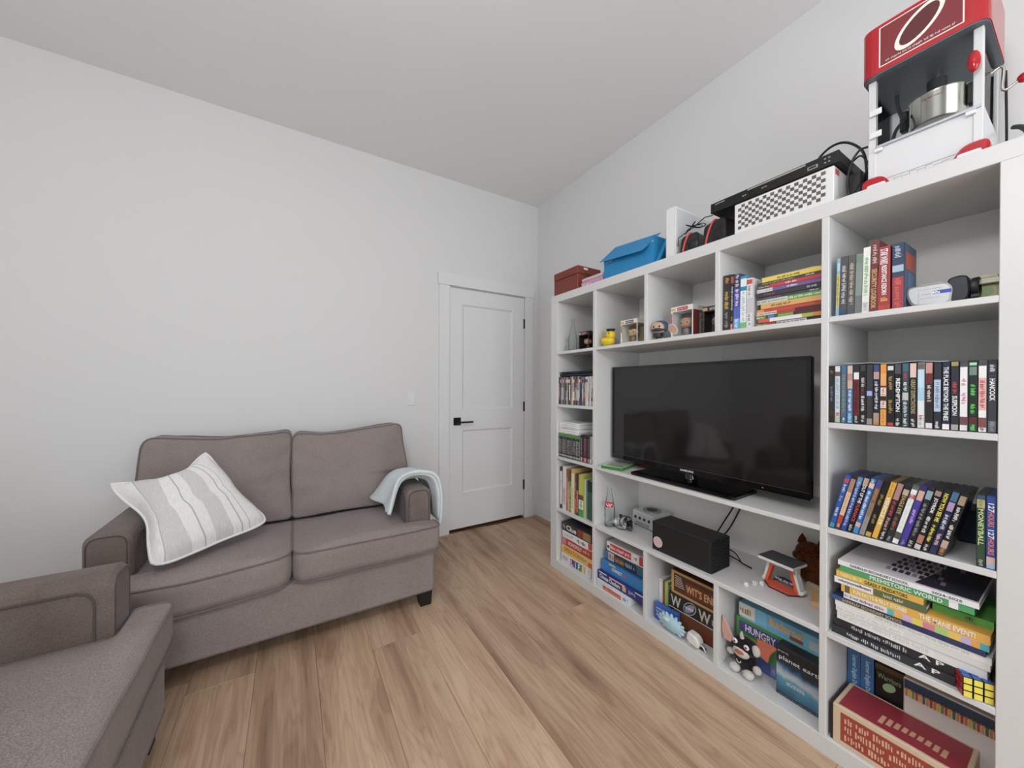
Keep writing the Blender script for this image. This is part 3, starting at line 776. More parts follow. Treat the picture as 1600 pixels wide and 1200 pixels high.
def xbox():
    t = on_shelf('tower_console', 'black tower games console lying on its side', 'console', .806, .029, SZ[1])
    L, H, D = .304, .142, .148
    RB(0, L - .006, 0, D, 0, H, .003).build('body', plain('matt_black_shell', '1a1b1d', .5, vary=.1), t)
    # pierced vent at the right-hand end: recessed green dish behind a grille
    B(L - .0058, L - .005, .004, D - .004, .004, H - .004).build('vent_floor', plain('green_vent_floor', '1d5a3c', .6), t)
    gr = MB(); n = 11
    for i in range(n + 1):
        a = .004 + (D - .008) * i / n; gr.box(L - .005, L, a - .0024, a + .0024, .002, H - .002)
        z = .004 + (H - .008) * i / n; gr.box(L - .0047, L - .0003, .002, D - .002, z - .0024, z + .0024)
    gr.build('vent_grille', plain('vent_black', '131517', .55), t)
    st = MB().disc((.034, -.0006, .045), .026, (0, -1, 0), 'd9bfbf', 28).disc((.034, -.0009, .045), .021, (0, -1, 0), 'c89c9f', 28)
    for k in range(7): st.marks(.018, .05, .03 + k * .0045, .033 + k * .0045, -.0012, 'e8dada', k)
    st.build('round_sticker', PRINT, t)
    MB().tube([(L - .02, D + .004, .05), (L + .02, D + .03, .03), (L + .045, D + .03, .022), (L + .07, D + .05, .008)], .0035).build('lead', CORD, t)
    MB().tube([(L - .03, D + .004, .08), (L + .01, D + .025, .06), (L + .035, D + .035, .02)], .003).build('lead', CORD, t)
xbox()

def die(s, d, yaw, label, faces):
    t = on_shelf('die', label, 'die', s, d, SZ[1], 'white dice on the console shelf', yaw=yaw)
    a = .0155; h = a / 2
    RB(-h, h, -h, h, 0, a, .0018).build('cube', paint('e2e2e2', .3), t)
    P = {1: [(0, 0)], 2: [(-1, -1), (1, 1)], 3: [(-1, -1), (0, 0), (1, 1)], 4: [(-1, -1), (1, 1), (-1, 1), (1, -1)], 5: [(-1, -1), (1, 1), (-1, 1), (1, -1), (0, 0)], 6: [(-1, -1), (-1, 0), (-1, 1), (1, -1), (1, 0), (1, 1)]}
    m = MB(); q = .0043
    for u, v in P[faces[0]]: m.disc((u * q, v * q, a + .0002), .0015, (0, 0, 1), '101010', 8)
    for u, v in P[faces[1]]: m.disc((u * q, -h - .0002, h + v * q), .0015, (0, -1, 0), '101010', 8)
    for u, v in P[faces[2]]: m.disc((h + .0002, u * q, h + v * q), .0015, (1, 0, 0), '101010', 8)
    m.build('pips', PRINT, t)
die(1.233, .066, .5, 'white die on its own at the left of the three dice', (3, 5, 2))
die(1.2475, .106, -.2, 'middle white die, showing six on its front', (4, 6, 5))
die(1.2635, .129, .35, 'rightmost white die touching the orange toy', (2, 3, 4))

def orange_toy():
    t = on_shelf('folding_toy', 'orange and white plastic toy frame with a dark grey slab on top', 'toy', 1.318, .165, SZ[1], yaw=-.12)
    OR = paint('e0522a', .35); WH = paint('e6e2da', .35)
    base = [(-.066, .0), (-.03, -.032), (.045, -.032), (.068, .008), (.068, .03), (-.066, .03)]
    MB().plan(base, 0, .005).build('base_rim', plain('dark_red_rim', '4a1a14', .4), t)
    MB().plan([(x * .95, y * .93) for x, y in base], .005, .010).build('base', OR, t)
    for sx in (-1, 1):
        lg = MB(); lg.prism([(sx * .066 - .007, .008), (sx * .066 + .007, .008), (sx * .040 + .006, .108), (sx * .040 - .008, .108)], .0, .028)
        lg.build('leg', WH, t)
        l2 = MB().prism([(sx * .057 - .0055, .010), (sx * .057 + .0055, .010), (sx * .030 + .005, .108), (sx * .030 - .006, .108)], -.002, .02)
        l2.build('inner_leg', OR, t)
        RB(sx * .066 - .012, sx * .066 + .012, .002, .03, .010, .022, .003).build('foot', WH, t)
        RB(sx * .043 - .012, sx * .043 + .012, .0, .03, .078, .104, .003).build('bracket', WH, t)
    B(-.035, .035, -.001, .018, .096, .108).build('cross_bar', OR, t)
    cu = [(-.045, .012), (-.03, .016), (0, .026), (.03, .016), (.045, .012), (.03, .034), (0, .042), (-.03, .034)]
    MB().prism([(x, z) for x, z in cu], .022, .025).build('name_plate', paint('15263a', .3), t)
    pm = MB().marks(-.034, .034, .022, .034, .0215, 'e8e8e8', 5); pm.build('plate_print', PRINT, t)
    RB(-.066, .066, -.045, .055, .108, .121, .003).build('top_slab', paint('d9d9d6', .5), t)
    B(-.065, .065, -.044, .054, .1212, .1228).build('top_pad', plain('dark_grey_pad', '4a4d52', .8, bump=.3), t)
orange_toy()
t = on_shelf('fur_toy', 'dark brown and orange furry animal toy in the corner behind the orange toy', 'soft toy', 1.372, .31, SZ[1])
fb = MB(); FUR = fabric('brown_fur', '2a1208', '7a3d14', 260, 1.0)
fb.ball((0, 0, .07), .052, .045, .07); fb.ball((-.005, -.008, .135), .05, .045, .042); fb.ball((-.03, -.035, .122), .026, .03, .02)
fb.build('body', FUR, t)
for sx, sz in ((-.035, .165), (.03, .165)):
    MB().lathe([(.018, 0), (.012, .02), (.0, .04)], (sx, 0, sz), 10, cap=False).build('ear', FUR, t)
for sx in (-.028, -.004): MB().ball((sx, -.052, .142), .004).build('eye', BLACKG, t)
MB().ball((-.04, -.063, .122), .006).build('nose', BLACKG, t)
t = on_shelf('wooden_block', 'pale wooden block in the right corner of the console shelf', 'block', 1.44, .165, SZ[1], yaw=.3)
RB(-.022, .022, -.04, .05, 0, .022, .002).build('block', plain('pale_wood', 'd9b183', .6, bump=.2), t)
t = on_shelf('wooden_block', 'longer pale wooden strip behind the block in the corner', 'block', 1.415, .25, SZ[1], yaw=-.3)
RB(-.045, .05, -.008, .008, 0, .03, .002).build('block', plain('pale_wood_b', 'c9b08e', .6, bump=.2), t)

# ------------------------------------------------------------------ cased discs and books
ORD = ['first', 'second', 'third', 'fourth', 'fifth', 'sixth', 'seventh', 'eighth', 'ninth', 'tenth', 'eleventh', 'twelfth', 'thirteenth', 'fourteenth', 'fifteenth', 'sixteenth', 'seventeenth', 'eighteenth', 'nineteenth', 'twentieth', 'twenty-first', 'twenty-second', 'twenty-third', 'twenty-fourth', 'twenty-fifth', 'twenty-sixth']
def disc_case(label, s, d, z, w_, h, case, bands, words=(), tilt=0, group=None, depth=.135, seed=0):
    """upright film case: bands = (from, to, colour[, mark colour]) as fractions of the height, words = (text, from, to, colour)"""
    t = on_shelf('disc_case', label, 'disc case', s, d, z + w_ * math.sin(tilt), group, tilt=tilt)
    RB(0, w_, 0, depth, 0, h, .0012).build('case', paint(case, .3), t)
    p = MB(); x0, x1 = .0011, w_ - .0019
    p.rect(x0, x1, h * .012, h * .988, -.0002, case)
    for i, bnd in enumerate(bands):
        a, b_, c = bnd[:3]; p.rect(x0, x1, h * (.012 + .976 * a), h * (.012 + .976 * b_), -.0004 - i * .00004, c)
        if len(bnd) > 3:
            q = (b_ - a) * .08
            p.marks(x0 + (x1 - x0) * .18, x1 - (x1 - x0) * .18, h * (.012 + .976 * (a + q)), h * (.012 + .976 * (b_ - q)), -.0008, bnd[3], seed * 9 + i, True)
    p.build('sleeve', PRINT_GLOSS, t)
    for (tx, a, b_, c) in words: letter(t, tx, x0 + (x1 - x0) * .16, x1 - (x1 - x0) * .12, h * a, h * b_, c, -.0011, True)
    return t
K, N_, WT = '1c1c20', '23283f', 'dcdcdc'
row = [
 ('black', '2a2a2d', [(0, 1, '2b292a'), (.12, .2, '3c3434'), (.35, .66, '2b2a2e', '6f7aa8'), (.85, .93, '2b292a', '8a7a40')], ()),
 ('pale blue and white', '39404a', [(0, .1, 'a8b49a'), (.1, .18, 'c9b0a6', 'a03030'), (.18, .84, 'bccdd8', '8f9aa2'), (.82, .9, '6d5348'), (.9, 1, 'cfd4d6')], ()),
 ('teal blue', '2c4f6e', [(0, .1, '2c5a80', 'd0dbe4'), (.1, .9, '4a6678', '8c8a72'), (.9, 1, '3b6f90')], ()),
 ('blue with three faces', '20406c', [(0, .18, '4b86b4', 'b9d4e6'), (.18, .6, '4f78a4', 'f0f0f0'), (.6, .74, 'c9a58c'), (.74, .86, 'b08874'), (.86, 1, 'cbb3a2')], ()),
 ('black with a dark red stripe', '1f1f22', [(0, .14, '2a2a2d', 'cfcfcf'), (.14, .76, '6e2026', '3b1418'), (.76, .88, 'dcdcdc'), (.88, 1, '2f2f33')], ()),
 ('black with white and red lettering', '1c1d1f', [(0, .16, '26272a', 'd8c8c8'), (.2, .5, '26272a', 'd8d8d8'), (.5, .62, '26272a', 'a03028'), (.62, .8, '26272a', 'd0d0d0'), (.9, 1, '3b3f42')], ()),
 ('charcoal with a small blue glow', '26272b', [(0, .1, '8b8b8b'), (.1, .48, '3a3638', '4a4648'), (.48, .56, '9aa4e6'), (.56, 1, '38393d')], ()),
 ('dark blue with white lettering', '191b2a', [(0, .06, 'b87f2c'), (.06, .2, 'a58a80'), (.22, .76, '20243a', 'd9d9e2'), (.76, .88, 'b48f88'), (.88, 1, '3a4a78')], ()),
 ('orange', '5a3a16', [(0, .26, 'e59a26', 'b8742a'), (.28, .4, 'd8d2c8', 'b02838'), (.42, .47, '2a2422'), (.48, .62, 'd8d2c8', 'c01f48'), (.65, .85, 'e0a050'), (.85, 1, 'dd8d1c')], ()),
 ('black with gold lettering', '1d1d1f', [(0, .05, 'b03a2c'), (.18, .44, '232326', 'b58a2e'), (.56, .82, '232326', 'b9963c'), (.9, .97, 'd0d0d0')], ()),
 ('black with slanted white title', '1a1b1f', [(0, .14, '1e1e22', 'd0d0d0'), (.14, .76, '202126'), (.84, 1, '4a4d54')], (('REDEMPTION', .24, .76, 'e4e4e4'),)),
 ('dark teal', '22323a', [(0, .14, '2e4650', 'dfe6e6'), (.14, .42, '31444c', 'cfd6dc'), (.42, .54, 'b8b6b0'), (.54, .72, '31444c', 'dfe4ea'), (.72, .88, '31444c', 'b04858'), (.88, 1, '3a6274')], ()),
 ('black with a pale pink top', '1d1b1b', [(0, .14, '201f1f', 'd0d0d0'), (.14, .78, '24221f'), (.78, 1, 'd9b7ad')], (('GREAT EXPECTATIONS', .22, .74, 'a6986c'),)),
 ('white with pale blue shading', '6d7884', [(0, .1, 'd6d6da', '9a9aa0'), (.1, .2, 'd4c9ca', '5c3a3a'), (.2, .42, 'd9dadf'), (.42, .62, '9cc4dc'), (.62, .9, 'b4d2e2'), (.92, .98, '6a5a50')], ()),
 ('dark red and black', '1e1b1c', [(0, .08, 'cfcfcf'), (.08, .38, '262324'), (.38, .68, '3d2426', 'd6cec6'), (.68, .84, '6b2429'), (.84, 1, 'c08a80')], ()),
 ('black with a pale blue block', '1b1d24', [(0, .12, '24272e', 'd8d8d8'), (.12, .26, '262a33'), (.26, .74, 'a9bfd4', '5f7590'), (.74, 1, '2b2f38')], ()),
 ('navy', '171c30', [(0, .08, 'e0e0e0'), (.08, 1, '1f2742')], (('THE PLACE BEYOND THE PINES', .14, .92, 'dfe3ea'),)),
 ('black with a red and white title', '1a1b22', [(0, .08, '9a9a9a'), (.08, .94, '2a2b34'), (.52, .72, '2a2b34', 'c03038'), (.94, 1, 'a08a4a')], (('SUSPICION', .22, .5, 'ececec'),)),
 ('white with pink lettering', '40424a', [(0, .08, 'd6d6d6'), (.08, .2, '6a4248'), (.2, .92, 'e0dfe2'), (.36, .56, 'e0dfe2', 'c8386c'), (.64, .76, 'e0dfe2', 'c8386c'), (.92, .97, '4a4a4a')], ()),
 ('black with bright green lettering', '15251c', [(0, .1, '1d4a2c', '6ad06a'), (.1, .2, '5a2020'), (.22, .4, '1c2c22', '4bd045'), (.5, .68, '1c2c22', '4bd045'), (.8, .92, '6f8078'), (.94, .98, '8fd0a8')], ()),
 ('white with a red framed title', '46484e', [(0, .06, 'd8d8d8', '404040'), (.06, .2, '7d4444'), (.2, .93, 'e2e1e0'), (.3, .76, 'd9a8a4', 'b3272c'), (.93, .98, '404040')], ()),
 ('dark slate', '1e1f25', [(0, .16, '5a5d68', '8f939e'), (.16, .8, '33343c'), (.82, .95, '33343c', 'c8c8cc')], (('HANCOCK', .44, .74, 'e4e4e4'),)),
]
sx = 1.5176; ww = (1.8566 - sx) / len(row)
for i, (nm, case, bands, words) in enumerate(row):
    disc_case('%s film case, %s in the upright row' % (nm, ORD[i]), sx + i * ww, .004, SZ[3], ww - .0003, .19, case, bands, words, group='upright film cases in the right column', seed=i)
t = on_shelf('paper_sheet', 'loose white sheet of paper lying on the upright film cases', 'paper', 1.552, .03, SZ[3] + .1905)
m_ = MB(); n = 12
for i in range(n + 1):
    x = .22 * i / n; z = .0006 + .004 * math.sin(i * .55) ** 2 + (.006 * (1 - i / 2) if i < 2 else 0)
    for j, y in enumerate((0, .10)): m_.v += [(x, y, z), (x, y, z + .0012)]
for i in range(n):
    a = i * 4; b_ = a + 4
    for q in ((a, a + 2, b_ + 2, b_), (a + 1, b_ + 1, b_ + 3, a + 3), (a, b_, b_ + 1, a + 1), (a + 2, a + 3, b_ + 3, b_ + 2)): m_.f.append(list(q)); m_.c.append(None); m_.sm.append(False)
m_.build('sheet', paint('e4e4e4', .8), t)

BL_ = '1d3f86'
row2 = [
 ('bright blue', BL_, [(0, .08, '3b8f9a'), (.08, 1, '2459a8'), (.2, .4, '2459a8', 'dfe6f2'), (.5, .62, '2459a8', 'b8a8c0'), (.66, .84, '2459a8', 'eef2f8'), (.86, .94, 'b84858')], ()),
 ('cream and red with a bearded face', '3a2420', [(0, .1, '6a3a34', 'd8c8b8'), (.1, .26, 'b0432e'), (.26, .7, 'd9b896', 'c9a27c'), (.7, .95, 'a87f6a')], ()),
 ('royal blue with a gold top', '1d3566', [(0, 1, '27509c', 'c2cce4'), (.86, 1, '5a88b0')], ()),
 ('black with a white and red title', '191a1c', [(0, .14, '232325', 'd2d2d2'), (.14, .86, '1f1f21'), (.86, 1, 'b09684')], (('OUT OF THE', .54, .86, 'e6e6e6'), ('FURNACE', .2, .52, 'c23a28'))),
 ('blue with white lettering and a skin tone band', '205090', [(0, .12, '3f86c8'), (.12, .2, 'd0a890'), (.2, .84, '2668b4', 'eaf0f6'), (.84, .93, 'd8b8a4'), (.93, 1, '3a6a90', 'd8e2ec')], ()),
 ('grey with a stormy picture', '3b3a40', [(0, .34, '8f8a86'), (.34, .6, '8a6f58'), (.6, .86, '7d5a3c', 'b08850'), (.86, 1, '4a4488')], ()),
 ('black with gold letters', '1c1a17', [(0, .08, 'c09a30'), (.08, 1, '1f1d1a'), (.22, .42, '1f1d1a', '9a8442'), (.56, .78, '1f1d1a', '9a8442')], ()),
 ('yellow', '7c5c14', [(0, .24, 'd9a424'), (.24, .72, 'd9b040'), (.72, 1, 'd9a424', 'b58a20')], (('VEHICLE 19', .26, .74, 'f2eee2'),)),
 ('black with red and white lettering', '1f1d20', [(0, .16, '26242a', 'd6d6d6'), (.16, .42, '26242a', 'c8a0a4'), (.42, .72, '2a2228', 'c04048'), (.72, 1, 'a87a74')], ()),
 ('dark with gold letters', '26282e', [(0, .1, '30333a', '9fb8c4'), (.1, .8, '2b2d33'), (.18, .46, '2b2d33', 'a8642e'), (.82, .92, 'b0a288')], (('EAGLE EYE', .5, .8, 'b79a4a'),)),
 ('white with a small red crest', '55585c', [(0, .08, 'dcdcdc'), (.1, .2, '55504e'), (.2, .94, 'dfe1df', 'c8d2c8'), (.78, .86, 'b04a5a'), (.94, .98, '606060')], ()),
 ('purple', '33286c', [(0, .1, '3a2f80', '9a8ad0'), (.1, .78, '46389a'), (.36, .64, '46389a', 'd0a8e0'), (.78, .94, 'c8a084')], ()),
 ('black with thin white letters', '1d1f24', [(0, .12, '24262c', 'c8c8c8'), (.14, .8, '202228', '8f9298'), (.82, .96, '7fa0a8')], ()),
 ('black with a portrait at its foot', '1a1a1d', [(0, .08, 'bcbcbc'), (.1, .24, 'a8705c'), (.24, .88, '1e1e22'), (.26, .58, '1e1e22', 'e0e0e0'), (.9, .98, '9a7a70')], (('JOYRIDE', .62, .86, 'e0e0e0'),)),
 ('black with a bright yellow title', '1a1a1c', [(0, .12, '26262a', 'dadada'), (.12, 1, '1d1d20'), (.12, .47, '1d1d20', 'e8d52c')], (('NOW YOU SEE ME', .5, .95, 'e8d52c'),)),
 ('navy with pink and white letters', '1f2440', [(0, .1, '2a3056'), (.12, .34, '2a3056', 'e0b4bc'), (.38, .66, '2a3056', 'dfe2ec'), (.7, .84, 'a88ab4'), (.86, 1, '3a6a88')], ()),
 ('black with small white letters and faces', '18181b', [(0, .12, '5a3a26', 'c09060'), (.12, .24, 'b09a90'), (.26, .52, '1c1c1f', 'dedede'), (.54, .8, '1c1c1f', 'dedede'), (.82, .96, '9a8468')], ()),
]
n2 = len(row2); tl = math.radians(13.2); pitch = (1.771 - 1.519) / n2; ww = pitch * math.cos(tl) - .0002
for i, (nm, case, bands, words) in enumerate(row2):
    disc_case('%s film case, %s in the leaning row' % (nm, ORD[i]), 1.519 + i * pitch, .006, SZ[2] + 0.0, ww, .19, case, bands, words, tilt=tl, group='leaning film cases in the right column', seed=40 + i)
disc_case('green upright film case between the leaning row and the blue case', 1.8245, .006, SZ[2], .0155, .19, '22332a', [(0, .1, '2c3c34', '9fb0a4'), (.1, .82, '2f4a38'), (.82, .94, 'b0a070', '5a8a4a'), (.94, 1, '3a4a68')], (('MONEYBALL', .3, .8, 'b9c98a'),), group='leaning film cases in the right column', seed=60)
disc_case('blue upright film case against the right side of the leaning row', 1.8402, .006, SZ[2], .0165, .19, '1d3470', [(0, .06, '8fb0d0'), (.06, .16, 'c8a89c'), (.16, 1, '234a94')], (('127', .78, .9, 'f0f0f0'), ('HOURS', .58, .78, 'd8725c'), ('127', .42, .54, 'f0f0f0'), ('HOURS', .2, .42, 'd8725c')), group='leaning film cases in the right column', seed=61)
t = on_shelf('dark_blue_case', 'dark blue case deep on the shelf behind the green upright film case', 'case', 1.762, .21, SZ[2])
RB(0, .085, 0, .12, 0, .10, .006).build('case', plain('dark_blue_case_cloth', '16263a', .6), t)

# left column: narrow rows of cases
rl = random.Random(11)
cols = ['2c2a2b', '4a4744', '8d8884', '3a393c', '6a6661', '2f3236', '9c9690', '55504c', '36383e', '7d7872', 'b8aea2', '4c4036', '803c3c', '32333b', '8a8680', '3a4a6a', '40424a', '7a6a78', '55484a', 'b8aca8', 'd8cfc4', '6aa6c8', 'd2cabb', 'b89a3c', '9aa8b8']
sx = .0695; ww = (.4055 - sx) / len(cols)
for i, c in enumerate(cols):
    o = on_shelf('disc_case', '%s from the left of the narrow film cases in the left column' % ORD[i], 'disc case', sx + i * ww, .012 + rl.uniform(0, .004), SZ[3], 'film cases in the left column')
    hh = .182 + rl.uniform(-.003, .003)
    RB(0, ww - .0003, 0, .13, 0, hh, .001).build('case', paint(c, .35), o)
    p = MB(); h2 = rl.choice(['e0dcd4', 'b9b4ac', '2a2a2c', 'a8504a', '5a6a8a', 'd8d4cc'])
    p.rect(.0015, ww - .0025, .03, .03 + rl.uniform(.05, .1), -.0004, h2); p.rect(.0015, ww - .0025, .145, .165, -.0004, rl.choice(['d0c8bc', '3a3a3a', 'a88c80', '8a2c2c']))
    p.marks(.003, ww - .004, .05, .14, -.0008, rl.choice(['e8e4dc', '2a2a2a']), i + 300, True)
    p.build('sleeve', PRINT_GLOSS, o)
t = on_shelf('laptop', 'closed dark laptop lying on the narrow film cases in the left column', 'laptop', .235, .02, SZ[3] + .1865)
RB(-.165, .15, .0, .24, .0, .016, .004).build('base', plain('dark_blue_plastic', '14202e', .35), t)
RB(-.15, .148, .0, .24, .017, .031, .005).build('lid', plain('dark_blue_lid', '101b29', .3), t)
B(-.165, -.05, -.002, .004, .022, .027).build('hinge', BLACKP, t)
# green-topped game cases
sx = .071; n3 = 15; ww = (.289 - sx) / n3
for i in range(n3):
    o = on_shelf('game_case', '%s from the left of the grey game cases with green tops' % ORD[i], 'game case', sx + i * ww, .012, SZ[2], 'green-topped game cases in the left column')
    RB(0, ww - .0003, 0, .13, 0, .158, .001).build('case', paint('35363a', .3), o)
    p = MB(); p.rect(.0004, ww - .0007, .138, .157, -.0003, '4f8f40'); p.rect(.001, ww - .0013, .002, .138, -.0004, rl.choice(['35363a', '4a4b4f', '2a2b2e', '5a5b5e', '44403e']))
    p.marks(.003, ww - .004, .03, .12, -.0008, rl.choice(['c8c8c8', 'a0a0a0', 'd8d0c8']), i + 400, True); p.rect(.002, ww - .003, .008, .02, -.0008, 'b0b0b0')
    p.build('sleeve', PRINT_GLOSS, o)
sx = .2905
for i, (c, c2, h) in enumerate((('2a2a2d', 'c8b8b8', .17), ('34262a', 'b03a3a', .172), ('2c2c30', 'b8b8b8', .172), ('2a2224', 'c83a3a', .172), ('2e2e32', '9a9a9a', .172), ('8d8d8d', 'd8d8d8', .168), ('c8c8c4', '8a8a88', .168))):
    o = on_shelf('game_case', '%s of the dark game cases right of the green-topped ones' % ORD[i], 'game case', sx + i * .0163, .012, SZ[2], 'dark game cases in the left column')
    RB(0, .016, 0, .13, 0, h, .001).build('case', paint(c, .3), o)
    p = MB().rect(.002, .013, .004, .03, -.0004, c2); p.marks(.004, .011, .04, .15, -.0006, c2, i + 500, True); p.build('sleeve', PRINT_GLOSS, o)
for i in range(6):
    o = on_shelf('game_case', '%s from the bottom of the stacked white game cases' % ORD[i], 'game case', .074 + (.004 if i % 2 else 0), .014 + .003 * (i % 3), SZ[2] + (.1586 if i == 0 else .1586) + i * .0127, 'stacked white game cases in the left column')
    RB(0, .19, 0, .13, 0, .0124, .0015).build('case', paint('e2e1df', .35), o)
    p = MB().marks(.02, .16, .004, .0085, -.0006, '8d8a88', i + 600); p.build('sleeve', PRINT, o)

def book(label, s, d, z, L_, T, D_, cover, upright=True, words=(), bands=(), pages=True, tilt=0, yaw=0, group=None, seed=0, rough=.45, name='book', ct=.0022):
    """spine faces the room; upright: L is the height and T the thickness, lying: L is the width"""
    t = on_shelf(name, label, 'book', s, d, z + (T if upright else L_) * math.sin(tilt), group, tilt, yaw); cm = paint(cover, rough)
    X, Z = (T, L_) if upright else (L_, T)
    c = MB().box(0, X, 0, .003, 0, Z)
    if upright: c.box(0, ct, .003, D_, 0, Z).box(X - ct, X, .003, D_, 0, Z)
    else: c.box(0, X, .003, D_, 0, ct).box(0, X, .003, D_, Z - ct, Z)
    c.build('cover', cm, t)
    if upright: B(ct, X - ct, .003, D_ - .003, .003, Z - .003).build('pages', PAGES, t)
    else: B(.003, X - .003, .003, D_ - .003, ct, Z - ct).build('pages', PAGES, t)
    if bands:
        p = MB()
        for i, bnd in enumerate(bands):
            a, b_, c_ = bnd[:3]
            if upright:
                p.rect(.0004, X - .0004, Z * a, Z * b_, -.0004 - i * .00004, c_)
                if len(bnd) > 3: p.marks(X * .22, X * .78, Z * (a + .02), Z * (b_ - .02), -.0008, bnd[3], seed * 7 + i, True)
            else:
                p.rect(X * a, X * b_, .0003, Z - .0003, -.0004 - i * .00004, c_)
                if len(bnd) > 3: p.marks(X * (a + .01), X * (b_ - .01), Z * .25, Z * .75, -.0008, bnd[3], seed * 7 + i)
        p.build('spine_print', PRINT, t)
    for wd in words:
        tx, a, b_, c_ = wd[:4]; lo, hi = wd[4:6] if len(wd) > 4 else (.2, .8)
        if upright: letter(t, tx, X * lo, X * hi, Z * a, Z * b_, c_, -.0012, True)
        else: letter(t, tx, X * a, X * b_, Z * lo, Z * hi, c_, -.0012)
    return t
# books standing in the top cell of the right column
z = SZ[4]; g = 'books in the top right cell'
UB = [(1.531, .0085, .19, '7fa6bc', 'pale blue and yellow thin book at the left end of the top right cell', [(.16, .72, 'cfc060', '6a6a40'), (.78, .92, '9cc0d6')], ()),
      (1.5405, .0185, .193, '4a4a50', 'dark grey paperback, first of two alike grey ones', [(0, .08, '2c4a6a'), (.16, .86, '4c4b50', 'c8c6c2')], ()),
      (1.560, .0175, .192, '56524e', 'brownish grey paperback, second of two alike grey ones', [(0, .1, '46525a'), (.14, .88, '55524e', 'b9b09c')], ()),
      (1.5785, .016, .19, '76887c', 'muted green grey book with no clear title', [(0, .3, '6a6e70'), (.3, .7, '7c8a82'), (.85, .97, '6a8274')], ()),
      (1.5955, .0165, .205, 'd8dcd4', 'white book with green lettering', [(.24, .86, 'd8dcd4', '4f9a3a'), (.02, .16, 'c4c4c4', '9a9a9a')], ()),
      (1.613, .0185, .219, '6e2c30', 'tall maroon book with gold title', [(.66, .96, '6e2c30', 'c9b8b0')], (('SECURITY LOGBOOK', .04, .6, 'c9a45c'),)),
      (1.6325, .027, .195, '9c2a2c', 'thick red paperback with white title and orange edges', [(0, .08, 'b0352c'), (.08, .22, '9c2a2c', 'd69a34')], (('STAR WARS', .72, .96, 'f0ece8', .18, .82), ('RESISTANCE REBORN', .24, .70, 'f0ece8', .3, .72))),
      ]
for i, (s, T, h, c, lab, bands, words) in enumerate(UB):
    book(lab, s, .012, z, h, T, .135, c, True, words, bands, group=g, seed=i + 20, tilt=.02 if i < 6 else .0)
t = book('thick blue and red paperback with its cover turned to the camera', 1.664, .01, z, .195, .024, .135, '2e3a58', True, (), [(0, .48, 'a02c40', 'c85a38'), (.56, .66, '9ab4c4'), (.76, .97, '2e3a58', '9cb0c0')], group=g, seed=31, yaw=-.0)
cp = MB()   # front cover faces right: printed picture
X = .0244
cp.add([(X, .006, .002), (X, .13, .002), (X, .13, .193), (X, .006, .193)], [(0, 1, 2, 3)], '4a5a72')
cp.add([(X + .0004, .02, .12), (X + .0004, .12, .12), (X + .0004, .12, .17), (X + .0004, .02, .17)], [(0, 1, 2, 3)], 'b8482e')
cp.add([(X + .0004, .03, .03), (X + .0004, .11, .02), (X + .0004, .11, .11), (X + .0004, .05, .115)], [(0, 1, 2, 3)], '3f7aa8')
cp.build('cover_print', PRINT, t)

def camcorder():
    t = on_shelf('camcorder', 'silver and black camcorder lying on the top right shelf', 'camcorder', 1.742, .03, SZ[4])
    # silver shell: rounded slab profile in x,z
    prof = arc_round([(-.042, .0), (.034, .0), (.040, .062), (-.052, .060), (-.054, .035)], [.03, .012, .035, .02, .02], 6)
    MB().prism(prof, 0, .05, bev=.006).build('shell', SILVER, t)
    MB().prism(arc_round([(.030, .001), (.060, .001), (.066, .03), (.062, .070), (.045, .074), (.025, .068)], .012, 4), .004, .062, bev=.004).build('lens_body', plain('dark_navy_plastic', '1e2228', .35), t)
    MB().lathe([(.024, 0), (.026, .012), (.022, .014), (.018, .008), (.0, .006)], (.066, .032, .04), 20, axis='x', cap=False).build('lens_barrel', BLACKP, t)
    RB(-.03, .02, .01, .045, .060, .066, .003).build('top_switch', plain('pale_silver', 'd5d6d4', .3, .4), t)
    MB().lathe([(.01, 0), (.01, .014)], (.066, .02, .012), 12, axis='x').build('knob', BLACKP, t)
    p = MB().rect(.0, .034, .030, .040, -.0004, '2a4aa8'); p.marks(-.03, .02, .046, .048, -.0004, '707478', 3); p.marks(-.026, .012, .020, .0225, -.0004, '888c90', 4); p.rect(-.028, -.0275, .004, .04, -.0004, '60646a')
    p.marks(-.022, -.004, .031, .034, -.0004, '505458', 8); p.build('side_print', PRINT, t)
    letter(t, '40x', -.002, .014, .0305, .0395, 'f0f0f4', -.0009)
camcorder()
t = on_shelf('card_box', 'small pale green card box right of the camcorder', 'box', 1.806, .085, SZ[4])
RB(0, .046, 0, .09, 0, .046, .002).build('box', paint('9c9468', .6), t)
MB().rect(.004, .04, .008, .04, -.0004, 'a89f74').disc((.024, -.0008, .026), .012, (0, -1, 0), '7f9a62', 18).build('box_print', PRINT, t)
t = on_shelf('notebook', 'thin cream notebook on the small pale green box', 'notebook', 1.80, .07, SZ[4] + .0465)
RB(0, .054, 0, .11, 0, .013, .001).build('cover', paint('cfcbb4', .6), t)
RB(.001, .05, -.001, .10, .0145, .0225, .001).build('upper_cover', paint('b9b596', .6), t)
B(.002, .05, .001, .1, .0128, .0147).build('pages', PAGES, t)

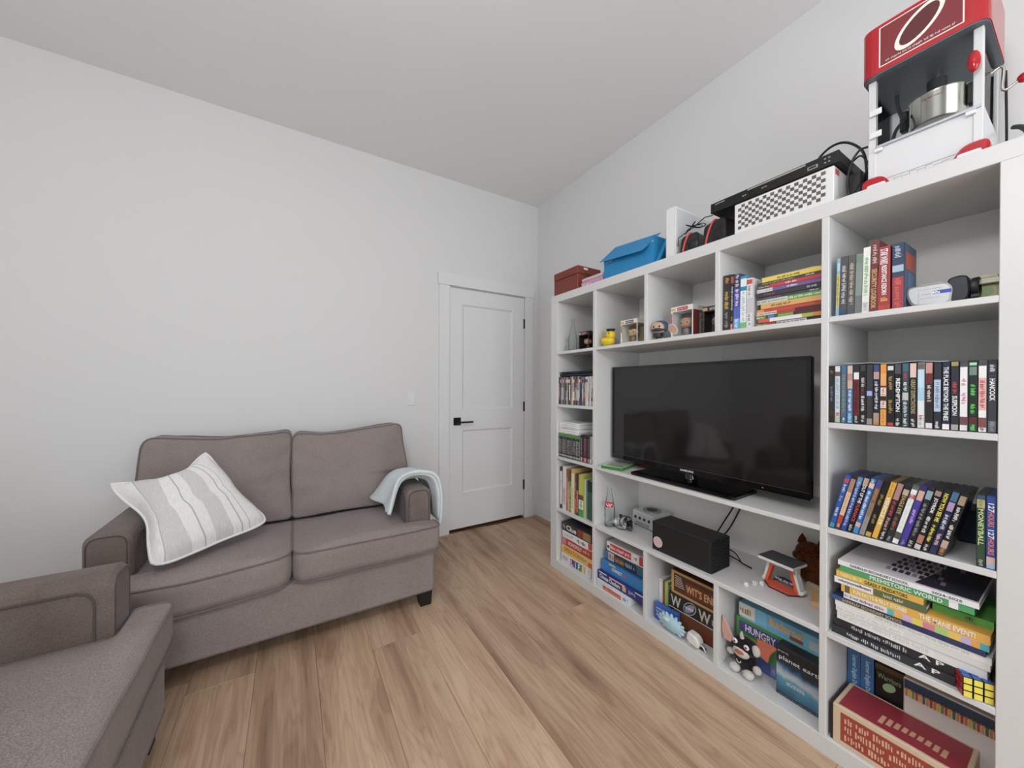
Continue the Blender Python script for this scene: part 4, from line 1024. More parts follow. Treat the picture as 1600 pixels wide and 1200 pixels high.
# magazines and comics in the fourth top cell
z = SZ[4]; g = 'comics standing in the wide top cell'
for i, (s, T, h, c, lab, bands, words) in enumerate([
    (1.1575, .0285, .232, '2d2b2c', 'black comic with gold lettering at the left end of the wide top cell', [(.02, .35, '2d2b2c', '8a8a8a'), (.36, .72, '3a352c', 'c8a03c'), (.8, .97, '2d2b2c', 'c88a2c')], ()),
    (1.1868, .0125, .23, '26262a', 'thin dark comic with a red foot', [(0, .12, 'a8342c', 'e0e0e0'), (.14, .26, '26262a', 'c87a2c'), (.34, .8, '26262a', 'd8d8d8'), (.84, .96, 'a04a3a')], ()),
    (1.200, .0245, .226, '3c4a96', 'blue comic with white title', [(0, .2, '5aa0dc', 'e8f0f8'), (.2, .4, '4a62b4'), (.4, .74, '4a4aa0', 'e8e8f0'), (.74, 1, '3a3a58', 'd0d0d0')], ()),
    (1.2253, .0235, .212, '2f8aa0', 'turquoise comic with a white band', [(0, .12, '6ab46a'), (.12, .72, 'dfe6e6', '8ab0b8'), (.74, .8, '2a84b0'), (.8, .95, 'cfe6ea')], ()),
    (1.2496, .0205, .198, 'd2d0d2', 'white comic with a red symbol', [(.02, .12, 'd2d0d2', '707070'), (.12, .3, 'd2d0d2', '606060'), (.3, .6, 'bdbbc0'), (.6, .86, 'd2d0d2', '5a5a5a'), (.88, .97, 'c83a3a')], ())]):
    book(lab, s, .022, z, h, T, .16, c, True, words, bands, group=g, seed=i + 50, tilt=.01)
stack = [('3a3836', .0145, 'black comic', [(0, .18, '6a6a4a', 'd0c060'), (.18, .32, 'b8443c'), (.34, .8, 'c8c8c8', '3a3a3a'), (.85, 1, '3a3a3a')]),
         ('b8584a', .0145, 'salmon and white comic', [(0, .2, 'c0584c'), (.2, .7, 'd6d6d2'), (.7, .86, '9aae3c'), (.86, 1, 'd07a2c')]),
         ('5a6e34', .013, 'green comic with blue patches', [(0, .16, '6a8a30', 'e8e8c8'), (.16, .36, '3a5a2a'), (.2, .3, '3a84c8'), (.36, .6, '7aa23c'), (.6, 1, '5a3030')]),
         ('b0b0aa', .013, 'grey comic with a red end', [(0, .34, 'c8c2b4', 'a03030'), (.34, .62, 'b03a2c'), (.62, 1, '5a2428')]),
         ('c23a28', .012, 'red comic with an orange edge', [(0, .12, 'd88a3c'), (.12, .9, 'c2402c'), (.9, 1, 'b02c2c')]),
         ('d09848', .0195, 'tan comic with black lettering', [(0, 1, 'd2a050'), (.18, .56, 'd2a050', '4a3a24')]),
         ('8fa070', .0165, 'pale green comic', [(0, .5, 'c2c8b8', '6a7a5a'), (.5, 1, '5a9a48', 'd8ecd0')]),
         ('47454a', .012, 'dark grey comic with white letters', [(0, 1, '47454a'), (.82, .97, '47454a', 'd8d8d8'), (.1, .4, '47454a', '7a6a9a')]),
         ('39373c', .0165, 'charcoal comic with red letters', [(0, 1, '3b393e'), (.12, .34, '3b393e', 'a0503c'), (.8, .95, '3b393e', 'c8c8cc')]),
         ('74588e', .0145, 'purple comic with a pale end', [(0, .26, 'c6c8cc', '9ab0b0'), (.26, 1, '74588e'), (.48, .66, '74588e', 'e0d8e8')]),
         ('b8383c', .013, 'crimson comic', [(0, .2, '4a4440', 'c0b0a0'), (.2, 1, 'bb3a3e'), (.44, .64, 'bb3a3e', 'f0e0e0')]),
         ('45413c', .012, 'dark comic with small tan letters', [(0, 1, '45413c'), (.08, .62, '45413c', 'b8a070'), (.76, .9, '45413c', 'd0d0d0')]),
         ('d8c02c', .0165, 'bright yellow comic on top', [(0, 1, 'dfc62e'), (.26, .66, 'dfc62e', '3a3520')])]
zz = z; rs = random.Random(2)
for i, (c, T, lab, bands) in enumerate(stack):
    L_ = .205 if i not in (5, 12) else .19
    book('%s, %s from the bottom of the comic stack' % (lab, ORD[i]), 1.4935 - L_ - rs.uniform(0, .010) + (.0 if i else 0), .03 + rs.uniform(0, .008), zz, L_, T - .0003, .17, c, False, (), bands, group='stacked comics in the wide top cell', seed=i + 70, ct=.0012)
    zz += T
t = on_shelf('comic', 'thin orange comic lying on the bright yellow one', 'book', 1.292, .045, zz); B(0, .18, 0, .15, 0, .0025).build('cover', paint('b98a5c'), t)
B(.002, .178, .002, .148, .0026, .005).build('pages', PAGES, t)

# left column, second row from the bottom: mixed upright books
z = SZ[1]; g = 'mixed books in the left column'
LB = [(.079, .022, .279, '3a3640', 'white book with a black border', [(.1, .9, 'd6d2d0'), (.5, .7, 'd6d2d0', '8a8a8a')], .02),
      (.1025, .0065, .262, '9aa8ae', 'very thin grey blue book', [(.05, .95, 'aab6bc')], .02),
      (.111, .031, .289, 'd8cfd0', 'tall pale pink book', [(.12, .5, 'd8b8b4', 'b08a8a'), (.6, .86, 'd8d0d2')], .018),
      (.1435, .0145, .276, 'a85a54', 'faded red book', [(.2, .8, 'c0807a')], .02),
      (.159, .013, .28, 'b09a5c', 'tan book with a dark top', [(0, .5, 'c8bc94', '8a7a4a'), (.7, 1, '6a5a34')], .02),
      (.173, .023, .283, '7a8a4a', 'mossy green patterned book', [(.05, .3, 'a8b078', '5a6a34'), (.35, .6, '8a9a58', 'c8c088'), (.72, .98, '5a4a2c')], .02),
      (.197, .030, .288, 'c7a248', 'tall mustard book with a cream spine', [(0, .9, 'd8cfb4'), (.1, .6, 'd8cfb4', 'b0a078')], .018),
      (.228, .015, .262, '8a4a34', 'brown red book', [(.1, .4, 'b05a3c', 'd8a080'), (.5, .8, '8a4a34', 'c8b090')], .02),
      (.244, .018, .268, '3c3850', 'dark violet book', [(.06, .6, 'b05048', 'd8c0b0'), (.62, 1, '3c3850')], .02),
      (.263, .044, .265, 'a9ae34', 'lime green book with a bright green corner', [(0, .18, '3f9a48'), (.18, .4, 'd8dcd0', '5a8a4a'), (.4, .52, '6a4a34'), (.52, 1, 'b4b83a')], .022),
      (.3085, .012, .24, 'c8ccc0', 'thin pale book', [(.05, .95, 'c8ccc0')], .03),
      (.3215, .012, .238, '6a8a7a', 'thin sage book', [(.05, .95, '6a8a7a')], .03),
      (.3345, .042, .24, '2f5a44', 'dark green book', [(0, .72, '32604a'), (.72, 1, '2a3430')], .03)]
for i, (s, T, h, c, lab, bands, d) in enumerate(LB):
    book(lab + ' among the mixed books in the left column', s, d, z, h, T - .0006, .2, c, True, (), bands, group=g, seed=i + 90)

# lying books in the right column
g = 'stacked books in the right column'
RS = [(1.524, .266, .0262, '2b2d33', 'black physics workbook, lowest of the stack', [(.03, .06, '2b2d33'), (.14, .62, '2b2d33', 'b8bac0')], (('A P', .71, .90, 'e6e6e6', .42, .92),), .018),
      (1.530, .258, .0262, '26282e', 'black physics workbook, second from the bottom of the stack', [(.16, .66, '26282e', 'b0b2b8')], (('A P', .74, .93, 'e6e6e6', .42, .92),), .022),
      (1.538, .305, .027, 'd4d4d0', 'thick white yearbook above the two black workbooks', [(0, .7, 'dadad8', 'c8c8c6')], (), .02),
      (1.536, .312, .018, 'cfd0ce', 'white paperback below the navy yearbook', [(0, .5, 'dcdcda', 'c2c2c0')], (), .016),
      (1.534, .316, .018, 'dadad6', 'pale paperback directly under the navy yearbook', [(.3, .9, 'd8d8d4', 'b8b8b4')], (), .016),
      (1.527, .314, .015, '28365e', 'navy yearbook with gold school name', [(0, .1, '2f4f80')], (('GARIBALDI SECONDARY SCHOOL', .08, .52, 'c2a94c', .2, .8),), .012),
      (1.556, .29, .019, 'd6d4d6', 'white book with bright coloured checks', [(0, .35, 'd8d6d8', '7d5a64'), (.35, .4, '4ab0b4'), (.4, .46, 'e0a83c'), (.46, .53, 'c8a8c4'), (.53, .6, 'd8c43c'), (.6, .68, 'd07a8c'), (.68, .76, '9ac46c'), (.76, .84, 'e0b83c'), (.84, .9, 'b8a8cc'), (.9, .95, 'e09a34'), (.95, 1, '3aa4b0')], (), .014),
      (1.550, .298, .024, 'dca42e', 'yellow book with a large blue title', [(0, .5, 'dcae34'), (.03, .07, '6a5a34')], (('FUN FACTS & SILLY STORIES', .1, .5, 'f0e8d8', .25, .75), ('THE MANE EVENT!', .58, .92, 'e9ecf2', .2, .8)), .014),
      (1.533, .204, .021, '5e6a44', 'olive book with a white left end', [(0, .46, 'dedede'), (.46, 1, '58663f'), (.56, .8, '58663f', 'c8ccb8')], (('coloryourselfsmart', .05, .44, '3a3a40', .25, .8),), .012),
      (1.537, .194, .020, 'd8ae2e', 'yellow book about animals', [(0, 1, 'dcb234'), (.84, 1, 'dca42a'), (.05, .34, 'dcb234', 'e8dca0')], (('DEADLY PREDATORS', .36, .84, '2a2a24', .2, .8),), .014),
      (1.547, .275, .021, '3f8f56', 'green book about the prehistoric world', [(0, 1, '469a5e'), (.84, .9, 'dfe6df')], (('PREHISTORIC WORLD', .26, .80, 'd4e6d4', .2, .8),), .014)]
zz = SZ[1]
for i, (s, L_, T, c, lab, bands, words, d) in enumerate(RS):
    book(lab, s, d, zz, L_, T - .0003, .21, c, False, words, bands, group=g, seed=i + 120)
    if i == 7:
        zz0 = zz + T
        book('green book lying to the right of the olive one', 1.741, .06, zz0, .108, .021, .19, '4f9a34', False, (), [(0, 1, '58a43c'), (.55, .7, '58a43c', '2a4a20')], group=g, seed=140)
    zz += T
t = on_shelf('yearbook', 'white school yearbook with black lettering on top of the book stack', 'book', 1.542, .012, zz)
B(0, .288, 0, .26, 0, .0015).build('lower_cover', paint('cfcdd2'), t); B(.002, .286, .003, .257, .0015, .0135).build('pages', PAGES, t)
B(0, .288, 0, .26, .0135, .0155).build('cover', paint('cfcbd0', .35), t); B(0, .288, -.0012, .0004, 0, .0155).build('spine', paint('dcdce0'), t)
letter(t, 'GARIBALDI SECONDARY SCHOOL', .03, .16, .004, .012, '303036', -.0018)
letter(t, '2024-2025', .205, .26, .004, .011, '50344c', -.0018)
tp = MB()
tp.add([(.17, .01, .0157), (.285, .01, .0157), (.285, .255, .0157), (.21, .255, .0157)], [(0, 1, 2, 3)], '2a2a3a')
for k in range(5):
    for j in range(9):
        xx = .10 + j * .014 + k * .004; yy = .05 + k * .04
        tp.add([(xx, yy, .0159), (xx + .010, yy, .0159), (xx + .008, yy + .03, .0159), (xx - .001, yy + .03, .0159)], [(0, 1, 2, 3)], '3a3040' if (j + k) % 4 else '8a8494')
tp.build('cover_print', PRINT, t)

def puzzle_cube():
    a = .054; yaw = math.radians(25)
    t = on_shelf('puzzle_cube', 'scrambled-free colour puzzle cube with yellow, red and blue faces', 'puzzle cube', 1.8065, -.012, SZ[1], yaw=yaw)
    t['label'] = 'colour puzzle cube with yellow, red and blue faces at the shelf edge'
    core = MB(); q = a / 3
    for i in range(3):
        for j in range(3):
            for k in range(3): core.rbox(i * q + .0003, (i + 1) * q - .0003, j * q + .0003, (j + 1) * q - .0003, k * q + .0003, (k + 1) * q - .0003, .0014)
    core.build('core', paint('101012', .35), t)
    me = {}
    def st(col, p, rot):
        if col not in me: me[col] = RB(-q * .41, q * .41, -.0005, .0005, -q * .41, q * .41, .0004).mesh('sticker', paint(col, .3))
        o = bpy.data.objects.new('sticker', me[col]); COL.objects.link(o); o.parent = t; o.location = p; o.rotation_euler = rot
    for i in range(3):
        for j in range(3):
            u, v = (i + .5) * q, (j + .5) * q
            st('d8c81c', (u, -.0003, v), (0, 0, 0)); st('1a9a4a', (u, a + .0003, v), (0, 0, 0))
            st('b3202c', (-.0003, u, v), (0, 0, PI / 2)); st('e0782a', (a + .0003, u, v), (0, 0, PI / 2))
            st('2360b8', (u, v, a + .0003), (PI / 2, 0, 0))
puzzle_cube()

# bottom right cell
z = BZ
for i, (s, lab) in enumerate(((1.5195, 'left one of two blue dictionaries in the bottom right cell'), (1.5545, 'right one of two blue dictionaries in the bottom right cell'))):
    book(lab, s, .185, z, .245, .034, .17, '2e5c94', True, (('Learner English Dictionary', .3, .9, '9cc4dc', .3, .75),), [(0, 1, '326496')], group='blue dictionaries', seed=i + 150)
t = on_shelf('box_set', 'black boxed book set with a green oval beside the dictionaries', 'book', 1.592, .185, z)
RB(0, .068, 0, .15, 0, .232, .002).build('slipcase', paint('1b1916', .35), t)
MB().disc((.034, -.0006, .165), .013, (0, -1, 0), '8ab27c', 24, .018).marks(.008, .05, .10, .108, -.0006, 'c8c8c0', 1).marks(.008, .05, .08, .088, -.0006, 'b8b8b0', 2).marks(.008, .044, .06, .068, -.0006, 'b8b8b0', 3).rect(.0, .068, .215, .232, -.0006, '4a3418').build('front_print', PRINT, t)
letter(t, 'Warriors', .006, .062, .185, .203, '7a9464', -.001)
t = on_shelf('pencil_box', 'white box printed with a row of coloured pencils', 'box', 1.662, .17, z)
RB(0, .192, 0, .03, 0, .236, .003).build('box', paint('cfc9c2', .4), t)
pb = MB().rect(.002, .19, .20, .232, -.0004, '24405a'); cl = ['c8742a', 'd8a83a', '7a8a3a', 'b84a2c', 'd89a44', '4a6a4a', 'c88a34', 'a83a30']
for i in range(24):
    x = .004 + i * .0076; pb.rect(x, x + .0058, .178, .205, -.0006, cl[i % 8]); pb.rect(x + .0015, x + .0042, .203, .21, -.0008, '1a2430')
pb.build('front_print', PRINT, t)
t = on_shelf('gift_box', 'tan cardboard box with a dark red top at the bottom right', 'box', 1.531, .012, z)
RB(0, .285, 0, .16, 0, .125, .002).build('carton', paint('c9b091', .7), t)
MB().add([(.012, .010, .1256), (.275, .010, .1256), (.275, .15, .1256), (.012, .15, .1256)], [(0, 1, 2, 3)], '962434').build('top_print', PRINT, t)
fp = MB().rect(.02, .26, .015, .108, -.0005, '9c3a2c')
for k in range(3): fp.marks(.03, .25, .022 + k * .028, .043 + k * .028, -.0009, 'd0a480', 30 + k)
fp.build('front_print', PRINT, t)
tp = MB(); 
for k in range(9):
    x = .10 + k * .016; tp.add([(x, .03 + .02 * math.sin(k * .35), .1259), (x + .011, .03 + .02 * math.sin(k * .35), .1259), (x + .012, .075, .1259), (x + .002, .075, .1259)], [(0, 1, 2, 3)], 'c99a78')
tp.build('top_emblem', PRINT, t)
B(-.0075, -.0005, .004, .15, 0, .118).build('dark_side_flap', paint('2a1c20'), t)

# ------------------------------------------------------------------ board games
def game_box(label, s, d, z, L_, T, D_, col, words=(), bands=(), group=None, seed=0, lid=True, yaw=0, edge=None, name='board_game'):
    t = on_shelf(name, label, 'board game', s, d, z, group, yaw=yaw)
    if lid:
        RB(0, L_, 0, D_, T * .12, T, .0015).build('lid', paint(col, .4), t)
        B(.0025, L_ - .0025, .0025, D_ - .0025, 0, T * .14).build('tray', paint(edge or col, .5), t)
    else: RB(0, L_, 0, D_, 0, T, .0015).build('box', paint(col, .4), t)
    p = MB(); lo = .14 if lid else .02
    if bands: p.rect(L_ * .005, L_ * .995, T * (lo + .005), T * .98, -.0002, col)
    for i, bnd in enumerate(bands):
        a, b_, c_ = bnd[:3]; zl, zh = bnd[4:6] if len(bnd) > 4 else (lo, .985)
        p.rect(L_ * a, L_ * b_, T * zl, T * zh, -.0004 - i * .00005, c_)
        if len(bnd) > 3 and bnd[3]: p.marks(L_ * (a + .015), L_ * (b_ - .015), T * (zl + (zh - zl) * .25), T * (zl + (zh - zl) * .75), -.0012, bnd[3], seed * 5 + i)
    if bands: p.build('front_print', PRINT, t)
    for (tx, a, b_, c_, zl, zh) in words: letter(t, tx, L_ * a, L_ * b_, T * zl, T * zh, c_, -.0016)
    return t
g = 'board games at the foot of the left column'; z = BZ
life = game_box('white board game box with the coloured letters of a title, lowest in the left column', .083, .028, z, .285, .058, .26, 'd8d6da', (('L', .365, .44, 'f0e8ec', .2, .82), ('I', .50, .525, 'f0f0f4', .2, .82), ('F', .60, .665, 'f0f0ec', .2, .82), ('E', .735, .80, 'f4ecc8', .2, .82)),
         [(.04, .28, 'd0ccd4', 'a49cae'), (.34, .46, '7a2a66', None, .12, .9), (.46, .585, '2a5a94', None, .12, .9), (.585, .715, '3c8a4a', None, .12, .9), (.715, .835, 'd0a43c', None, .12, .9), (.92, .98, 'c8c6cc', '8a868c')], g, 1)
game_box('yellow board game box above the white one in the left column', .085, .03, z + .0583, .30, .058, .26, 'd8b454', (('OPERATION', .08, .62, 'c8621c', .35, .85),), [(.62, .84, 'd0b868', 'a88a3c'), (.86, 1, 'c8503a', None, .12, .6)], g, 2)
game_box('red board game box in the middle of the left column stack', .098, .03, z + .1166, .285, .05, .26, 'b8343a', (('MONOPOLY', .2, .66, 'f0dcd8', .3, .8),), [(0, .12, 'c87a84'), (.68, .95, 'b03034', 'd8b45c')], g, 3)
game_box('white board game box with black cartoon lettering in the left column', .096, .03, z + .1668, .287, .046, .26, 'dcdcd8', (), [(.04, .4, 'dcdcd8', 'b8a0a8'), (.48, .82, 'dcdcd8', '2a2c3a', .0, 1.0), (.86, .98, 'c04048')], g, 4)
game_box('dark grey mystery board game box on top in the left column', .088, .028, z + .213, .295, .056, .26, '38383c', (('Clue', .17, .5, 'f0f0ee', .25, .85),), [(.03, .14, '44444a', 'a8a8a8'), (.54, .72, '8a3a2c', None, .14, .98), (.72, .94, '9a7a3c', None, .14, .98)], g, 5)
g = 'board games in the second bottom cell'
game_box('white and red game carton at the bottom of the second bottom cell', .434, .012, z, .247, .043, .2, 'd4d8da', (), [(.02, .5, 'c4ccce'), (.2, .75, 'c0402c', 'e8b080', .1, .6), (.8, .98, 'cfdae4', '3a6aa8')], g, 6, lid=False)
game_box('navy blue checkers game box in the second bottom cell', .4325, .02, z + .0435, .336, .048, .3, '28337c', (('Chinese Checkers', .06, .52, 'e8e6f0', .25, .75),), [(.04, .22, 'd8d8dc', None, .86, .985), (.28, .62, 'd8a880', None, .8, .985), (.56, .64, 'c8a070', None, .25, .8), (.68, .84, '28337c', 'a8b0d8'), (.82, 1, 'ccd0d8', None, .86, .985)], g, 7)
game_box('bright blue four-in-a-row game box in the second bottom cell', .442, .04, z + .0918, .31, .062, .28, '2878b8', (('CONNECT', .28, .52, 'f0f0f0', .45, .75), ('4', .54, .60, 'd83a30', .4, .8)), [(.2, .36, 'c8c070', None, .86, .985)], g, 8)
game_box('dark game box with small pictures in the second bottom cell', .452, .06, z + .154, .28, .055, .25, '2a3448', (), [(0, .1, '3a6a8a'), (.1, .26, 'b8a8a8', '8a4a4a'), (.28, .52, '6a5040', 'b89060', .2, .8), (.54, .8, '1f3050', '9ab0c0'), (.84, .97, '2f5a7a')], g, 9)
game_box('white and red dice game box on top in the second bottom cell', .462, .065, z + .2093, .275, .055, .24, 'd8d4d2', (), [(.1, .66, 'c03038', 'f0e0e0', .2, .9), (.02, .08, '3a3a40', None, .3, .6), (.72, .82, 'dcdcdc', '2a2a2e'), (.86, .98, 'b8303a')], g, 10)
t = on_shelf('folded_box', 'flat grey green carton behind the white and red dice game', 'box', .50, .2, z + .2646)
RB(0, .2, 0, .12, 0, .03, .001).build('carton', paint('8a9a90', .7), t)
# third bottom cell
g = 'board games in the third bottom cell'
game_box('brown game box with a plain side under the black trivia game', .886, .085, z, .236, .085, .26, '6a3c1c', (), [(.7, .98, '7a2c1c', None, .1, .5)], g, 11, edge='3a2416')
game_box('black trivia game box with two large silver letters', .866, .08, z + .0854, .26, .0755, .27, '24221f', (('W', .05, .26, 'bcb8b2', .16, .86), ('W', .60, .82, 'bcb8b2', .16, .86)), [(0, 1, 'c8c4ba', None, .0, .05), (.83, .98, '24221f', 'a8a49c', .05, .95)], g, 12, lid=False)
t = bpy.data.objects['board_game.011'] if 'board_game.011' in bpy.data.objects else None
em = MB().disc((.112, -.0008, .038), .026, (0, -1, 0), 'c8c4bc', 28, .037).disc((.112, -.0011, .038), .0235, (0, -1, 0), '2c2a38', 28, .0345).disc((.112, -.0014, .038), .015, (0, -1, 0), '8a86a0', 28, .03)
em.marks(.088, .136, .032, .044, -.0018, 'e8e4e0', 4)
if t: em.build('round_emblem', PRINT, t)
wt = game_box('maroon game box with a gold border and gold title', .882, .08, z + .1612, .244, .115, .26, '4a2420', (("WIT'S END", .32, .93, 'c8a25c', .3, .62),), [(.0, 1, 'b08c48', None, .02, .98), (.055, 1, '4a2a22', None, .12, .88), (.3, .95, '6a2a22', None, .2, .72)], g, 13, lid=False)
mk = MB()
for k in range(7): mk.rect(.02, .07 - .003 * k, .04 + k * .008, .0425 + k * .008, -.0012, 'c8beb0')
mk.build('side_lines', PRINT, wt)
t = on_shelf('card_game', 'small bright blue card game box standing at the front of the third bottom cell', 'card game', .808, .048, z)
RB(0, .128, 0, .022, 0, .083, .0015).build('box', paint('2a5ab0', .35), t)
MB().marks(.012, .09, .055, .066, -.0005, 'dfe8f4', 1).marks(.012, .11, .038, .050, -.0005, 'dfe8f4', 2).marks(.012, .1, .022, .034, -.0005, 'dfe8f4', 3).build('front_print', PRINT, t)
for i, (s, T, h, c, lab, bands) in enumerate([(.7955, .022, .185, 'c8c8c8', 'white thin book at the left of the third bottom cell', [(.05, .9, 'd0d0d2')]), (.818, .012, .178, '7a4a34', 'brown thin book in the third bottom cell', [(.4, .6, '8a5a40')]), (.8305, .018, .182, '9ab234', 'lime green book beside the gold bordered game', [(.05, .95, 'a2ba3a')]), (.849, .014, .17, '5a6a70', 'slate book beside the gold bordered game', [(.1, .9, '66767c')])]):
    book(lab, s, .10, z, h, T - .0005, .2, c, True, (), bands, seed=200 + i, group='thin books in the third bottom cell')
# pale blue spiky toy and white toy in front
t = on_shelf('spiky_toy', 'pale blue spiky rubber toy at the front of the third bottom cell', 'toy', .925, .018, z)
RUB = plain('pale_blue_rubber', 'aed0dc', .6); sp = MB(); sp.ball((0, 0, .043), .058, .018, .036, 24, 12); sp.build('body', RUB, t)
for k in range(16):
    a = 2 * PI * k / 16; x, zz = math.cos(a) * .056, .043 + math.sin(a) * .034
    if zz < .012: continue
    m_ = MB(); d_ = Vector((math.cos(a), 0, math.sin(a))); m_.tube([Vector((x, 0, zz)) - d_ * .008, Vector((x, 0, zz)) + d_ * .008, Vector((x, 0, zz)) + d_ * .0145], [.009, .0075, .003], 8); m_.build('spike', RUB, t)
MB().ball((-.02, -.014, .062), .016, .01, .01).build('fin', plain('pale_blue_fin', 'c9dde4', .6), t)
t = on_shelf('white_toy', 'small white plastic toy with a lever right of the spiky toy', 'toy', 1.035, .035, z)
prof = arc_round([(-.036, .012), (.02, .0), (.03, .03), (.012, .052), (-.03, .056)], .012, 4)
MB().prism(prof, -.02, .022, bev=.006).build('body', paint('d9d6d0', .4), t)
MB().tube([(.02, -.005, .02), (.04, -.008, .022), (.05, -.008, .01), (.052, -.006, .004)], .0035, 8).build('lever', paint('d0ccc6', .4), t)
RB(.022, .045, -.004, .012, .0, .012, .002).build('wheel_block', paint('2a2624', .5), t)
MB().tube([(-.03, -.022, .03), (-.01, -.03, .012), (.012, -.03, .005), (.02, -.022, .005)], .002, 6).build('string', paint('a8a49e'), t)
# fourth bottom cell
g = 'board games in the fourth bottom cell'
game_box('purple blue game box at the bottom of the fourth bottom cell', 1.175, .125, z, .31, .056, .25, '4a5a9a', (), [(.4, .98, '5a78b4', 'a888b4')], g, 14)
game_box('green game box with blue title in the fourth bottom cell', 1.168, .12, z + .0563, .318, .13, .25, '4a8a3c', (('HUNGRY HIPPOS', .12, .78, 'e4e8f2', .62, .86),), [(.04, .86, '3a4a9a', 'a03048', .58, .9), (.1, .4, '8aa85a', None, .1, .5), (.5, .9, '3a6a34', None, .1, .5)], g, 15, lid=False)
bk = game_box('sky blue game box with an orange cartoon title in the fourth bottom cell', 1.18, .12, z + .1868, .31, .0655, .25, '6ab0d0', (('Buckaroo!', .38, .74, 'e8a02c', .42, .9),), [(0, .2, 'd0ccc2', '8a7048'), (.34, .74, '5aa4cc', None, .14, .985), (.60, .74, '7a4a24', None, .18, .4), (.8, .9, 'a8b8bc', None, .2, .7)], g, 16)
t = on_shelf('disc_box_set', 'dark blue boxed documentary set standing at the right of the fourth bottom cell', 'box', 1.343, .066, z)
RB(0, .15, 0, .05, 0, .188, .0015).build('slipcase', paint('1a2026', .35), t)
m_, nt, b_ = node_mat('earth_print')
tc = nt.nodes.new('ShaderNodeTexCoord'); sp_ = nt.nodes.new('ShaderNodeSeparateXYZ'); nt.links.new(tc.outputs['Object'], sp_.inputs[0])
nz = nt.nodes.new('ShaderNodeTexNoise'); nz.inputs['Scale'].default_value = 24; nz.inputs['Detail'].default_value = 6; nt.links.new(tc.outputs['Object'], nz.inputs['Vector'])
mm = nt.nodes.new('ShaderNodeMath'); mm.operation = 'MULTIPLY_ADD'; mm.inputs[1].default_value = .05; nt.links.new(nz.outputs['Fac'], mm.inputs[0]); nt.links.new(sp_.outputs['Z'], mm.inputs[2])
m2_ = nt.nodes.new('ShaderNodeMath'); m2_.operation = 'MULTIPLY_ADD'; m2_.inputs[1].default_value = .12; nt.links.new(sp_.outputs['X'], m2_.inputs[0]); nt.links.new(mm.outputs[0], m2_.inputs[2])
rp_ = nt.nodes.new('ShaderNodeValToRGB'); e = rp_.color_ramp.elements; e[0].position = .02; e[0].color = (*lin('16242e', 1.2), 1); e[1].position = .9; e[1].color = (*lin('14181c', 1.2), 1)
for p_, c_ in ((.25, '2a5a78'), (.42, '4a8aa4'), (.52, 'a8b4b8'), (.60, '8a9aa4'), (.655, '3a6a94'), (.70, '1a2c40')):
    k_ = e.new(p_); k_.color = (*lin(c_, 1.2), 1)
dv = nt.nodes.new('ShaderNodeMath'); dv.operation = 'DIVIDE'; dv.inputs[1].default_value = .22; nt.links.new(m2_.outputs[0], dv.inputs[0]); nt.links.new(dv.outputs[0], rp_.inputs['Fac']); nt.links.new(rp_.outputs['Color'], b_.inputs['Base Color']); b_.inputs['Roughness'].default_value = .35
MB().rect(.001, .149, .012, .175, -.0004).build('front_picture', m_, t)
letter(t, 'planet earth', .01, .142, .135, .155, 'dfe4e8', -.001, bold=False)
MB().marks(.035, .09, .052, .066, -.0009, 'dfe6ee', 12, rows=2).marks(.006, .04, .166, .172, -.0008, 'c8ccd0', 3).marks(.006, .14, .004, .009, -.0008, '7a8a94', 4).build('small_print', PRINT, t)

def plush():
    t = on_shelf('soft_toy', 'black and white soft toy with large pink ears in the fourth bottom cell', 'soft toy', 1.228, .062, z)
    BK, WH, PK, PK2 = fabric('black_plush', '141214', '2a2628', 500, .6), fabric('white_plush', 'c9c2bc', 'e6e0da', 500, .6), fabric('pink_plush', 'c89a90', 'deb4a8', 500, .5), fabric('coral_plush', 'b8604c', 'd07a62', 500, .5)
    b = MB(); b.ball((0, .012, .052), .042, .03, .045, 20, 12); b.ball((.002, .004, .108), .05, .036, .036, 20, 12); b.build('body', BK, t)
    m = MB(); m.ball((.0, -.022, .092), .032, .018, .022, 18, 10); m.build('muzzle', WH, t)
    MB().ball((.0, -.037, .098), .018, .006, .008, 14, 8).build('mouth', PK2, t)
    for sx, zz in ((-.022, .128), (.022, .124)):
        e_ = MB().ball((sx, -.026, zz), .0105, .005, .0105, 14, 8).build('eye', paint('e8d8d6', .4), t)
        MB().ball((sx, -.030, zz), .0045, .003, .0045, 10, 6).build('pupil', paint('4a2428', .3), e_)
    m = MB(); m.tube([(-.003, -.004, .136), (-.006, -.008, .154), (-.004, -.008, .168)], [.009, .007, .003], 8); m.build('tuft', WH, t)
    for (pts, mat, nm) in (([(-.03, .125), (-.066, .208), (-.048, .168), (-.036, .15)], PK, 'ear'), ):
        pass
    MB().prism([(-.062, .118), (-.034, .118), (-.030, .150), (-.046, .185), (-.066, .212), (-.071, .16)], -.04, -.028, bev=.003).build('ear', PK, t)
    MB().prism([(.045, .108), (.085, .092), (.094, .128), (.118, .165), (.08, .168), (.048, .166)], .0, .012, bev=.003).build('ear', PK2, t)
    MB().ball((-.048, -.012, .122), .016, .012, .013).build('cheek', WH, t); MB().ball((.048, -.006, .118), .016, .012, .022).build('cheek', WH, t)
    for c_, r in (((-.05, -.005, .062), (.015, .012, .013)), ((.056, -.012, .048), (.016, .013, .016))): MB().ball(c_, *r).build('hand', WH, t)
    for sx in (-.024, .028): MB().ball((sx, -.022, .016), .021, .022, .016).build('foot', WH, t)
    MB().tube([(.0 + .008 * math.cos(a * PI / 5), -.040, .066 - .010 * math.sin(a * PI / 5)) for a in range(6)], .002, 6).build('loop', WH, t)
plush()

